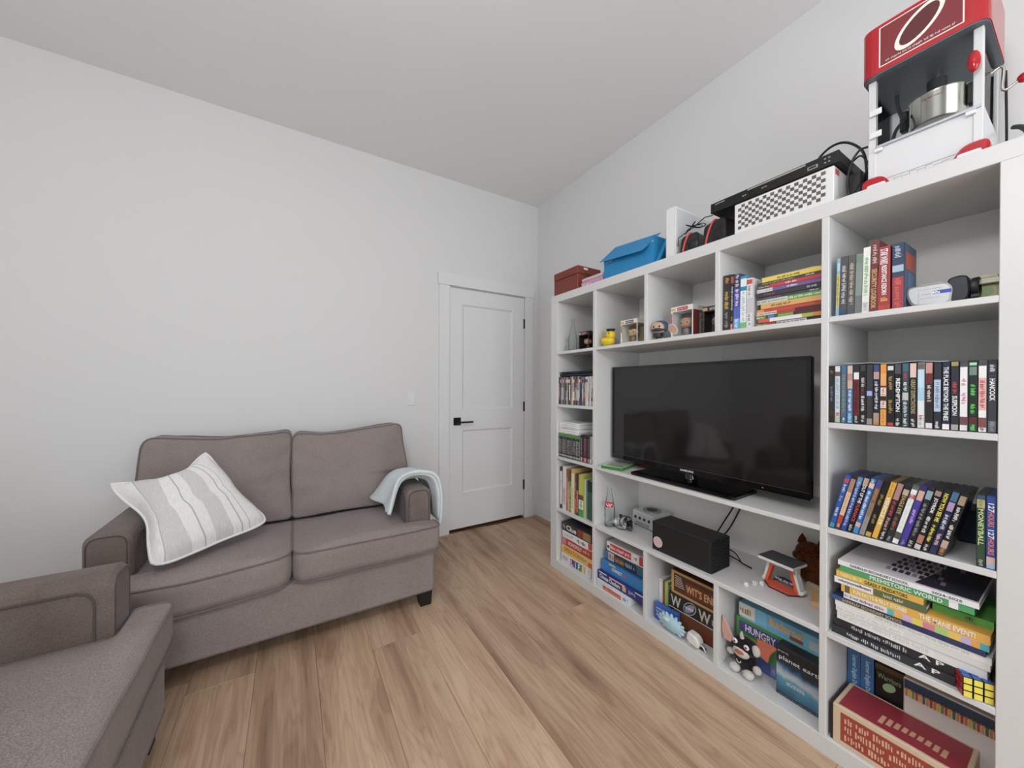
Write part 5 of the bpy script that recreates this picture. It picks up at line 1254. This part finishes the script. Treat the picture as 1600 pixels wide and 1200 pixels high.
# ------------------------------------------------------------------ figures and bottles in the upper cells
z = SZ[4]
t = on_shelf('glass_bottle', 'tall slim clear glass bottle in the top left cell', 'bottle', .135, .08, z)
MB().lathe([(.026, 0), (.028, .004), (.028, .07), (.026, .10), (.014, .155), (.0095, .18), (.0095, .215), (.0115, .216), (.0115, .222)], n=20, cap=False).build('bottle', BOTTLE_GLASS, t)
MB().lathe([(.0, .002), (.024, .003), (.025, .012), (.0, .013)], n=18, cap=False).build('thick_base', bpy.data.materials['base_glass'], t)
t = on_shelf('bud_vase', 'tiny glass vase with a sprig in the top left cell', 'vase', .103, .055, z)
MB().lathe([(.014, 0), (.015, .003), (.015, .03), (.009, .04), (.010, .052)], n=16, cap=False).build('vase', BOTTLE_GLASS, t)
MB().tube([(0, 0, .004), (.002, 0, .05), (.006, 0, .078)], .0012, 5).build('stem', paint('5a6a3a'), t)
for k in range(7):
    a = k * 2.4; MB().ball((.006 + .010 * math.cos(a), .008 * math.sin(a), .07 + .004 * k), .005, .003, .006, 8, 6).build('leaf', paint(('6a8a5a', 'c89a84', '8a9a6a')[k % 3]), t)
def figure_box(name, label, s, d, w_, h, D_, col, words=None, inner='6a5a58', head='c8a088', hair='3a2a22', group=None, side=None, yaw=0, top='dcdcd8', dark=False):
    t = on_shelf(name, label, 'figure box', s, d, z, group, yaw=yaw)
    e = .009; c = paint(col, .35)
    f = MB().box(0, w_, 0, D_, 0, .012).box(0, w_, 0, D_, h - .024, h).box(0, e, 0, .003, .012, h - .024).box(w_ - e * .5, w_, 0, .003, .012, h - .024).box(0, w_, D_ - .003, D_, .012, h - .024).box(0, .003, .003, D_ - .003, .012, h - .024)
    f.build('carton', c, t)
    B(e, w_ - e * .5, .001, .0016, .012, h - .024).build('window', CLEAR, t)
    B(w_ - .0016, w_ - .001, .004, D_ - .004, .012, h - .024).build('window', CLEAR, t)
    B(.004, w_ - .002, D_ - .02, D_ - .019, .012, h - .026).build('backing_card', paint(inner, .6), t)
    q = MB(); q.ball((w_ * .52, D_ * .4, h * .5), w_ * .27, D_ * .24, h * .165, 16, 10, power=.8); q.build('figure_head', paint(head, .35), t)
    q = MB(); q.ball((w_ * .52, D_ * .4, h * .22), w_ * .15, D_ * .14, h * .14, 12, 8); q.build('figure_body', paint(inner, .4), t)
    if hair: MB().ball((w_ * .52, D_ * .42, h * .57), w_ * .275, D_ * .245, h * .11, 14, 8).build('figure_hair', paint(hair, .4), t)
    for sx in (-.13, .13): MB().ball((w_ * (.52 + sx), D_ * .18, h * .49), w_ * .028).build('figure_eye', BLACKG, t)
    p = MB().rect(w_ * .3, w_ * .78, h - .021, h - .005, -.0004, words or '8a3a5a').rect(.001, w_ * .22, h - .019, h - .006, -.0005, 'c8b070')
    p.rect(.0015, e - .001, h * .5, h - .03, -.0004, side or 'b83a4a'); p.marks(w_ * .34, w_ * .74, h - .017, h - .009, -.0008, 'e8e0dc', 3)
    p.marks(w_ * .2, w_ * .85, .003, .009, -.0004, '8a8a88', 6)
    p.build('carton_print', PRINT, t)
    return t
t = figure_box('figure_box', 'dark boxed vinyl figure in the top left cell', .182, .09, .095, .125, .09, '2a262a', inner='2c2626', head='c8986c', hair='241c1c', side='5a3040', group='boxed vinyl figures')
def duck():
    t = on_shelf('rubber_duck', 'yellow rubber duck wearing a black graduation cap', 'rubber duck', .486, .045, z)
    Y = plain('yellow_rubber', 'e3c52c', .35); b = MB(); b.ball((0, .0, .03), .045, .034, .03, 20, 12); b.ball((.02, 0, .062), .03, .028, .03, 18, 12); b.ball((-.036, 0, .036), .018, .014, .014); b.build('body', Y, t)
    MB().ball((-.006, -.03, .034), .022, .008, .014).build('wing', Y, t)
    MB().ball((.004, -.026, .058), .011, .008, .005).build('beak', paint('d8801c', .35), t)
    for sx in (.008, .03): MB().ball((sx, -.025, .072), .0035).build('eye', BLACKG, t)
    MB().lathe([(.02, .084), (.02, .094)], (.02, 0, 0), 14).build('cap_band', paint('1c1a18', .6), t)
    MB().add([(.02, -.034, .094), (.054, 0, .094), (.02, .034, .094), (-.014, 0, .094), (.02, -.034, .098), (.054, 0, .098), (.02, .034, .098), (-.014, 0, .098)], [(3, 2, 1, 0), (4, 5, 6, 7), (0, 1, 5, 4), (1, 2, 6, 5), (2, 3, 7, 6), (3, 0, 4, 7)]).build('cap_board', paint('1c1a18', .6), t)
    MB().tube([(.02, 0, .0985), (.014, -.02, .0985), (.010, -.028, .09), (.010, -.029, .07)], .0018, 6).build('tassel', paint('c8a028', .6), t)
duck()
figure_box('figure_box', 'white boxed vinyl figure with yellow picture beside the rubber duck', .576, .05, .115, .135, .09, 'd6d2c8', '6a3a6a', inner='8a7a60', head='c8a078', hair='5a4632', group='boxed vinyl figures')
t = on_shelf('white_carton', 'plain white carton at the back of the cell behind the boxed figure', 'box', .70, .28, z)
RB(0, .07, 0, .09, 0, .235, .003).build('carton', paint('d8d0c4', .6), t); B(.004, .066, -.001, .0, .19, .2).build('tape', paint('c8c0b4'), t)
def vinyl(label, s, d, head, band, body, yaw=0, hood=None):
    t = on_shelf('vinyl_figure', label, 'figurine', s, d, z, 'loose vinyl figures', yaw=yaw)
    h = MB(); h.ball((0, 0, .062), .036, .03, .030, 20, 12, power=.85); h.build('head', paint(head, .4), t)
    if hood: MB().ball((.004, .006, .066), .0375, .031, .031, 20, 12, power=.85).build('hood', paint(hood, .5), t)
    MB().ball((0, -.005, .05), .034, .028, .014, 18, 8).build('mask', paint(band, .5), t) if band else None
    for sx in (-.014, .014): MB().ball((sx, -.029, .064), .0045).build('eye', BLACKG, t)
    bd = MB(); bd.lathe([(.013, .012), (.017, .022), (.015, .036), (.010, .042)], n=14); bd.build('torso', paint(body, .5), t)
    for sx in (-1, 1):
        MB().tube([(sx * .014, 0, .036), (sx * .022, -.003, .026), (sx * .021, -.008, .016)], [.006, .006, .005], 8).build('arm', paint(body, .5), t)
        MB().tube([(sx * .009, 0, .018), (sx * .011, -.001, .006), (sx * .011, -.005, .0035)], [.008, .0075, .0034], 8).build('leg', paint(body, .5), t)
vinyl('small vinyl figure with a blue hood and dark mask', .832, .04, 'b8977c', '2c2e36', '24272f', .25, '39506e')
fb_ = figure_box('figure_box', 'large white and red boxed vinyl figure in the third top cell', .878, .07, .115, .155, .1, 'dcdcdc', 'b02a2a', inner='8a8284', head='b98a70', hair=None, group='boxed vinyl figures')
letter(fb_, 'THE ROCK', .062, .096, .02, .128, '2a2426', .1164, plane='sidev')
MB().box(.1152, .1156, .004, .05, .012, .131, '7a2a26').build('side_print', PRINT, fb_)
MB().disc((.012, -.0012, .05), .032, (0, -1, 0), 'e8e4e0', 24, .020).disc((.012, -.0016, .05), .029, (0, -1, 0), 'c89a78', 24, .0175).build('printed_oval', PRINT, fb_)
figure_box('figure_box', 'dark grey boxed vinyl figure at the right of the third top cell', 1.022, .10, .105, .135, .09, '3a332f', '7a6a66', inner='5a524a', head='8a8074', hair='4a443c', side='4a4440', group='boxed vinyl figures')

# ------------------------------------------------------------------ on top of the bookcase
z = ZT
t = on_shelf('wooden_box', 'small red brown wooden box at the left end of the bookcase top', 'box', .004, .022, z)
WB = plain('mahogany', '7a3226', .45, bump=.2, bscale=60, vary=.25, vscale=14)
RB(0, .243, 0, .20, 0, .105, .003).build('body', WB, t); RB(-.001, .244, -.001, .201, .107, .157, .003).build('lid', WB, t)
for yy in (.05, .13): RB(.2435, .246, yy, yy + .025, .095, .12, .001).build('hinge', plain('dull_brass', '5a4630', .4, .6), t)
RB(.2442, .2452, .05, .085, .135, .148, .0003).build('price_tag', paint('d8d0c4'), t)
RB(-.0028, -.0008, .07, .11, .092, .122, .001).build('clasp', plain('dark_clasp', '3a2a20', .4, .5), t)
t = on_shelf('plastic_case', 'clear and pink plastic case between the wooden box and the blue box', 'case', .262, .035, z)
RB(0, .185, 0, .15, 0, .04, .005).build('tray', paint('c77c9c', .3), t); RB(.002, .183, .002, .148, .0405, .062, .006).build('clear_lid', plain('frosted_clear', 'c9c4c8', .25), t)
MB().marks(.015, .09, .012, .028, -.0006, 'e8d0dc', 7).rect(.10, .16, .01, .032, -.0004, 'b88ab0').build('print', PRINT, t)
t = on_shelf('shoe_box', 'bright blue shoe box with its lid flap hanging open', 'box', .466, .03, z)
BLU = plain('blue_card', '2486bd', .5, gain=1.0); BLU2 = plain('blue_card_inside', '7a6a5a', .7)
bb = MB().box(0, .34, 0, .003, 0, .118).box(0, .34, .217, .22, 0, .16).box(0, .003, .003, .217, 0, .118).box(.337, .34, .003, .217, 0, .15).box(.003, .337, .003, .217, 0, .003); bb.build('tray', BLU, t)
MB().add([(.042, .045, .190), (.350, .045, .166), (.298, -.034, .078), (-.006, -.034, .102), (.042, .048, .1935), (.350, .048, .1695), (.298, -.031, .0815), (-.006, -.031, .1055)], [(3, 2, 1, 0), (4, 5, 6, 7), (0, 1, 5, 4), (1, 2, 6, 5), (2, 3, 7, 6), (3, 0, 4, 7)]).build('lid_flap', BLU, t)
MB().add([(.345, .0, .0), (.365, .0, .0), (.395, .08, .178), (.372, .08, .178), (.345, .006, .0), (.365, .006, .0), (.395, .086, .178), (.372, .086, .178)], [(0, 1, 2, 3), (7, 6, 5, 4), (1, 5, 6, 2), (0, 3, 7, 4), (3, 2, 6, 7), (0, 4, 5, 1)]).build('side_flap', BLU, t)
MB().marks(.015, .06, .097, .104, -.0008, 'dfe8f0', 5).build('print', PRINT, t)
B(-.012, -.003, .01, .2, .112, .118).build('lid_edge', BLU2, t)
t = on_shelf('white_case', 'slim white plastic case standing upright right of the blue shoe box', 'case', .875, .03, z)
RB(0, .052, 0, .30, 0, .248, .004).build('shell', plain('white_shell', 'e6e6e6', .35), t); B(.0525, .053, .01, .29, .012, .236).build('side_panel', GREYW, t); B(.0505, .0512, -.0004, .0, .004, .244).build('seam', DARKP, t)
def speaker(label, s, d, yaw, h, w_):
    t = on_shelf('small_speaker', label, 'speaker', s, d, z, 'small black speakers', yaw=yaw)
    SB = plain('speaker_black', '242024', .4)
    pr = arc_round([(-w_, 0), (w_, 0), (w_ * .92, h), (-w_ * .8, h * .92)], [.006, .006, .02, .02], 4)
    MB().prism(pr, 0, .085, bev=.005).build('cabinet', SB, t)
    rd = MB().tube([(-w_ * .62, -.0015, .004), (-w_ * .5, -.002, h * .4), (-w_ * .2, -.002, h * .8), (w_ * .05, .004, h * .985), (w_ * .1, .03, h + .001)], .005, 6); rd.build('red_stripe', paint('c0342c', .35), t)
    MB().lathe([(w_ * .5, 0), (w_ * .46, .002), (.0, -.002)], (w_ * .42, -.0005, h * .42), 20, axis='y', cap=False).build('speaker_cone', BLACKP, t)
speaker('small black speaker with a red stripe, left of the pair', .984, .05, .12, .098, .046)
speaker('small black speaker with a red stripe, right of the pair', 1.096, .055, -.08, .118, .058)
rc = random.Random(8); pts = []
for i in range(40):
    a = i * .55; pts.append((XS + .06 + .022 * math.sin(a * .7), YL - (.975 + .034 * math.cos(a) + .0012 * i), z + .124 + .014 * math.sin(a * 1.3)))
pts += [(XS + .05, YL - 1.06, z + .142), (XS + .07, YL - 1.085, z + .146)]
pts = [(XS + .035, YL - .938, z + .05), (XS + .04, YL - .938, z + .09)] + pts
tag(MB().tube(pts, .0022, 6).build('speaker_cable', CORD), 'tangled black cable lying on the small speakers', 'cable')
def check_box():
    t = on_shelf('checked_box', 'white box with a black and white checked front on the bookcase top', 'box', 1.203, .02, z)
    W, H = .319, .126
    RB(0, W, 0, .17, 0, H, .002).build('carton', plain('white_card', 'e8e8e8', .45), t)
    p = MB(); nx, nz = 22, 8; x0, x1, z0, z1 = .014, W - .022, .02, H - .008; cw, ch = (x1 - x0) / nx, (z1 - z0) / nz
    for i in range(nx):
        for j in range(nz):
            if (i + j) % 2 == 0: p.rect(x0 + i * cw, x0 + (i + 1) * cw, z0 + j * ch, z0 + (j + 1) * ch, -.0004, ['55504c', '4a4642', '625a52', '5a4f48'][(i * 3 + j) % 4])
    o = p.build('checked_print', PRINT, t)
    MB().add([(W + .0005, .012, .10), (W + .0005, .045, .10), (W + .0005, .045, .12), (W + .0005, .012, .12)], [(0, 1, 2, 3)], 'c04a44').build('side_logo', PRINT, t)
check_box()
def recorder():
    t = on_shelf('disc_recorder', 'black disc recorder resting on the checked box', 'recorder', 1.104, .018, z + .1265)
    W = .432
    RB(0, W, .004, .24, .004, .044, .003).build('body', BLACKP, t); RB(0, W, 0, .006, .003, .045, .002).build('front_panel', BLACKG, t)
    B(.15, .34, -.0008, 0, .036, .041).build('silver_strip', plain('silver_strip', 'c8c2b4', .25, .8), t)
    RB(.345, .375, -.001, .001, .014, .026, .001).build('display_frame', plain('display_frame', '9a9a9c', .3), t); B(.349, .371, -.0014, -.0008, .017, .023).build('display', BLACKG, t)
    for k in range(4): MB().lathe([(.003, 0), (.003, .0015)], (.395 + .011 * (k % 2), 0, .018 + .013 * (k // 2)), 10, axis='y').build('button', plain('grey_button', '8a8a8c', .3), t)
    B(.02, .06, -.0006, 0, .034, .038).build('disc_slot', plain('slot_grey', '8d8d8f', .3), t)
    MB().marks(.13, .145, .02, .026, -.0008, 'b8b8b8', 2).marks(.20, .22, .02, .026, -.0008, 'a8a8a8', 3).build('print', PRINT, t)
    for xx in (.13, .40): MB().lathe([(.01, -.0), (.01, .005)], (xx, .04, 0), 12).build('foot', DARKP, t)
recorder()
t = on_shelf('adapter_brick', 'black power adapter brick leaning on the checked box', 'adapter', 1.548, .12, z)
RB(-.018, .018, 0, .06, .04, .12, .005).build('brick', DARKP, t); MB().tube([(.0, .03, .042), (.004, .03, .012), (.012, .02, .006), (.03, .01, .006)], .0035).build('lead', CORD, t); RB(-.012, .012, .015, .045, .0, .012, .002).build('plug', BLACKP, t)
def P(s, d, zz): return (XS + d, YL - s, zz)
for pts, r, lab in (([P(1.395, .17, 2.04), P(1.40, .2, 2.10), P(1.45, .2, 2.145), P(1.50, .2, 2.14), P(1.545, .2, 2.085), P(1.565, .17, 2.0), P(1.57, .15, 1.95)], .0042, 'thick black cable arching over the disc recorder'),
                    ([P(1.555, .05, 1.868), P(1.548, .05, 1.92), P(1.556, .05, 1.98), P(1.574, .06, 2.02), P(1.59, .09, 2.035)], .0036, 'glossy black cable rising beside the checked box'),
                    ([P(1.545, .06, 1.868), P(1.57, .07, 1.91), P(1.583, .10, 1.965), P(1.578, .13, 2.0), P(1.555, .15, 2.045), P(1.53, .16, 2.04)], .003, 'thin black cable crossing behind the glossy one')):
    tag(MB().tube(pts, r, 8).build('cable', plain('glossy_black_cord', '141416', .2)), lab, 'cable')

def popcorn():
    t = on_shelf('popcorn_machine', 'red and white tabletop popcorn machine at the right end of the bookcase top', 'popcorn machine', 1.713, .05, z)
    WP = plain('machine_white', 'dedee0', .3); x0, x1, D_ = -.114, .113, .26; zc = .352; zs = .14
    RB(x0, x1, 0, D_, .022, .034, .002).build('tray_floor', WP, t)
    RB(x0, x1, .0, .004, .03, zs - .004, .001).build('lower_panel', WP, t)
    B(x0, x1, D_ - .004, D_, .03, zc).build('back_panel', WP, t)
    for xx in (x0, x1 - .018):
        for yy in (-.002, D_ - .016): RB(xx, xx + .018, yy, yy + .018, .03, zc, .0015).build('post', WP, t)
    B(x0, x0 + .003, .016, D_ - .016, .03, zs).build('side_panel', WP, t); B(x1 - .003, x1, .016, D_ - .016, .03, zs).build('side_panel', WP, t)
    B(x0 + .0005, x0 + .002, .016, D_ - .016, zs, zc).build('side_glass', CLEAR, t); B(x1 - .002, x1 - .0005, .016, D_ - .016, zs, zc).build('side_glass', CLEAR, t)
    dr = B(x0 + .02, x1 - .004, -.006, -.003, zs, zc + .02).build('door_glass', CLEAR, t)
    RB(x0 + .018, x1 - .003, -.007, -.002, zs - .006, zs + .002, .001).build('door_rail', plain('rail_grey', 'b8bcc2', .3, .4), dr)
    for zz in (zs + .03, zs + .10):
        hg = RB(x0 + .004, x0 + .032, -.010, -.005, zz, zz + .018, .001).build('door_hinge', WHITEP, dr)
    for xx in (x0 + .016, x1 - .03): RB(xx, xx + .018, -.011, -.003, zs - .018, zs - .008, .001).build('door_catch', WHITEP, t)
    h = MB(); h.ball((x1 - .014, -.022, zs + .115), .012, .010, .028, 16, 12); h.build('door_handle', REDP, dr)
    MB().lathe([(.004, 0), (.004, .015)], (x1 - .014, -.006, zs + .115), 8, axis='y').build('handle_stem', STEEL, dr)
    # cap with lettered sign and black underside
    cap = arc_round([(x0 - .012, -.028), (x1 + .012, -.028), (x1 + .012, D_ + .01), (x0 - .012, D_ + .01)], .035, 6)
    c_ = MB().plan(cap, zc + .004, zc + .15).build('cap', REDP, t)
    MB().plan([(x * .985, y * .985 + .001) for x, y in cap], zc, zc + .004).build('cap_underside', plain('grey_steel_sheet', '6a7078', .35, .3), t)
    MB().rect(x0 + .03, x1 - .03, zc + .018, zc + .14, -.0286, 'e4dcd8').rect(x0 + .033, x1 - .033, zc + .021, zc + .137, -.0289, '7a1c26').build('sign', PRINT, t)
    MB().disc(((x0 + x1) / 2, -.0293, zc + .085), .034, (0, -1, 0), 'e8e0d8', 28, .062).disc(((x0 + x1) / 2, -.0296, zc + .085), .026, (0, -1, 0), '5a1a22', 28, .05).build('sign_print', PRINT, t)
    MB().marks(x0 + .045, x1 - .045, zc + .026, zc + .033, -.0293, 'd8c8c4', 8).build('sign_small_print', PRINT, t)
    # kettle hanging from the cap
    kx, ky = .008, .14
    MB().lathe([(.056, .198), (.06, .202), (.06, .282), (.063, .285), (.0, .292)], (kx, ky, 0), 32).build('kettle', STEEL, t)
    MB().lathe([(.007, .29), (.007, zc)], (kx, ky, 0), 10).build('kettle_stem', STEEL, t)
    MB().lathe([(.022, .31), (.022, .34)], (kx, ky, 0), 14).build('drive_box', DARKP, t)
    for sx in (-1, 1):
        RB(kx + sx * .070 - .009, kx + sx * .070 + .009, ky - .012, ky + .012, .22, .285, .003).build('kettle_bracket', BLACKP, t)
        MB().tube([(kx + sx * .075, ky, .27), (kx + sx * .085, ky, .31), (kx + sx * .088, ky, zc)], .005, 8).build('hanger', DARKP, t)
    MB().tube([(kx - .06, ky - .03, .25), (kx - .08, ky - .05, .21), (kx - .085, ky - .06, .16)], .005, 8).build('kettle_handle', BLACKP, t)
    MB().marks(kx - .02, kx + .02, .262, .268, ky - .0615, '8a2a30', 3).build('kettle_print', PRINT, t)
    # crank with red grip on the right, machine cord at the back
    MB().tube([(x1 - .002, .12, .275), (x1 + .020, .12, .279), (x1 + .020, .12, .215), (x1 + .045, .12, .222)], .0035, 8).build('crank', STEEL, t)
    MB().ball((x1 + .055, .12, .226), .013, .010, .013).build('crank_grip', REDP, t)
    MB().tube([(x1 + .012, D_ + .004, .34), (x1 + .014, D_ + .01, .15), (x1 + .014, D_ + .012, .01)], .003, 6).build('power_lead', CORD, t)
    # skirt with brick outline, red corner shoes
    RB(x0 + .02, x1 - .01, -.012, -.002, .0, .026, .002).build('skirt', WP, t)
    bk = MB()
    for k in range(9):
        xx = x0 + .045 + k * .016; zz = .004 + .012 * math.sin(k / 8 * PI) * .5 + .004 * (k % 2); bk.rect(xx, xx + .0145, zz, zz + .0009, -.0124, '6a2a30').rect(xx, xx + .0145, zz + .009, zz + .0099, -.0124, '6a2a30').rect(xx, xx + .0008, zz, zz + .009, -.0124, '7a3038')
    bk.build('brick_print', PRINT, t)
    for sx in (-1, 1):
        cx = x0 + .026 if sx < 0 else x1 - .02
        pr = arc_round([(cx - .034, 0), (cx + .034, 0), (cx + (.034 if sx > 0 else .012), .038), (cx - (.034 if sx < 0 else .012), .038)], [.006, .006, .018, .018], 4)
        MB().prism(pr, -.03, .03, bev=.006).build('corner_shoe', REDP, t)
        MB().prism(arc_round([(cx - .022, .004), (cx + .022, .004), (cx + .02, .014), (cx - .02, .014)], .005, 3), -.0312, -.03).build('shoe_window', paint('dcd8dc', .2), t)
popcorn()
c = MB().tube([P(1.852, .33, 2.03), P(1.87, .28, 2.0), P(1.885, .22, 1.95), P(1.895, .2, 1.872)], .0065, 8).build('cable', CORD)
tag(c, 'thick black power cord running down at the right end of the bookcase top', 'cable')
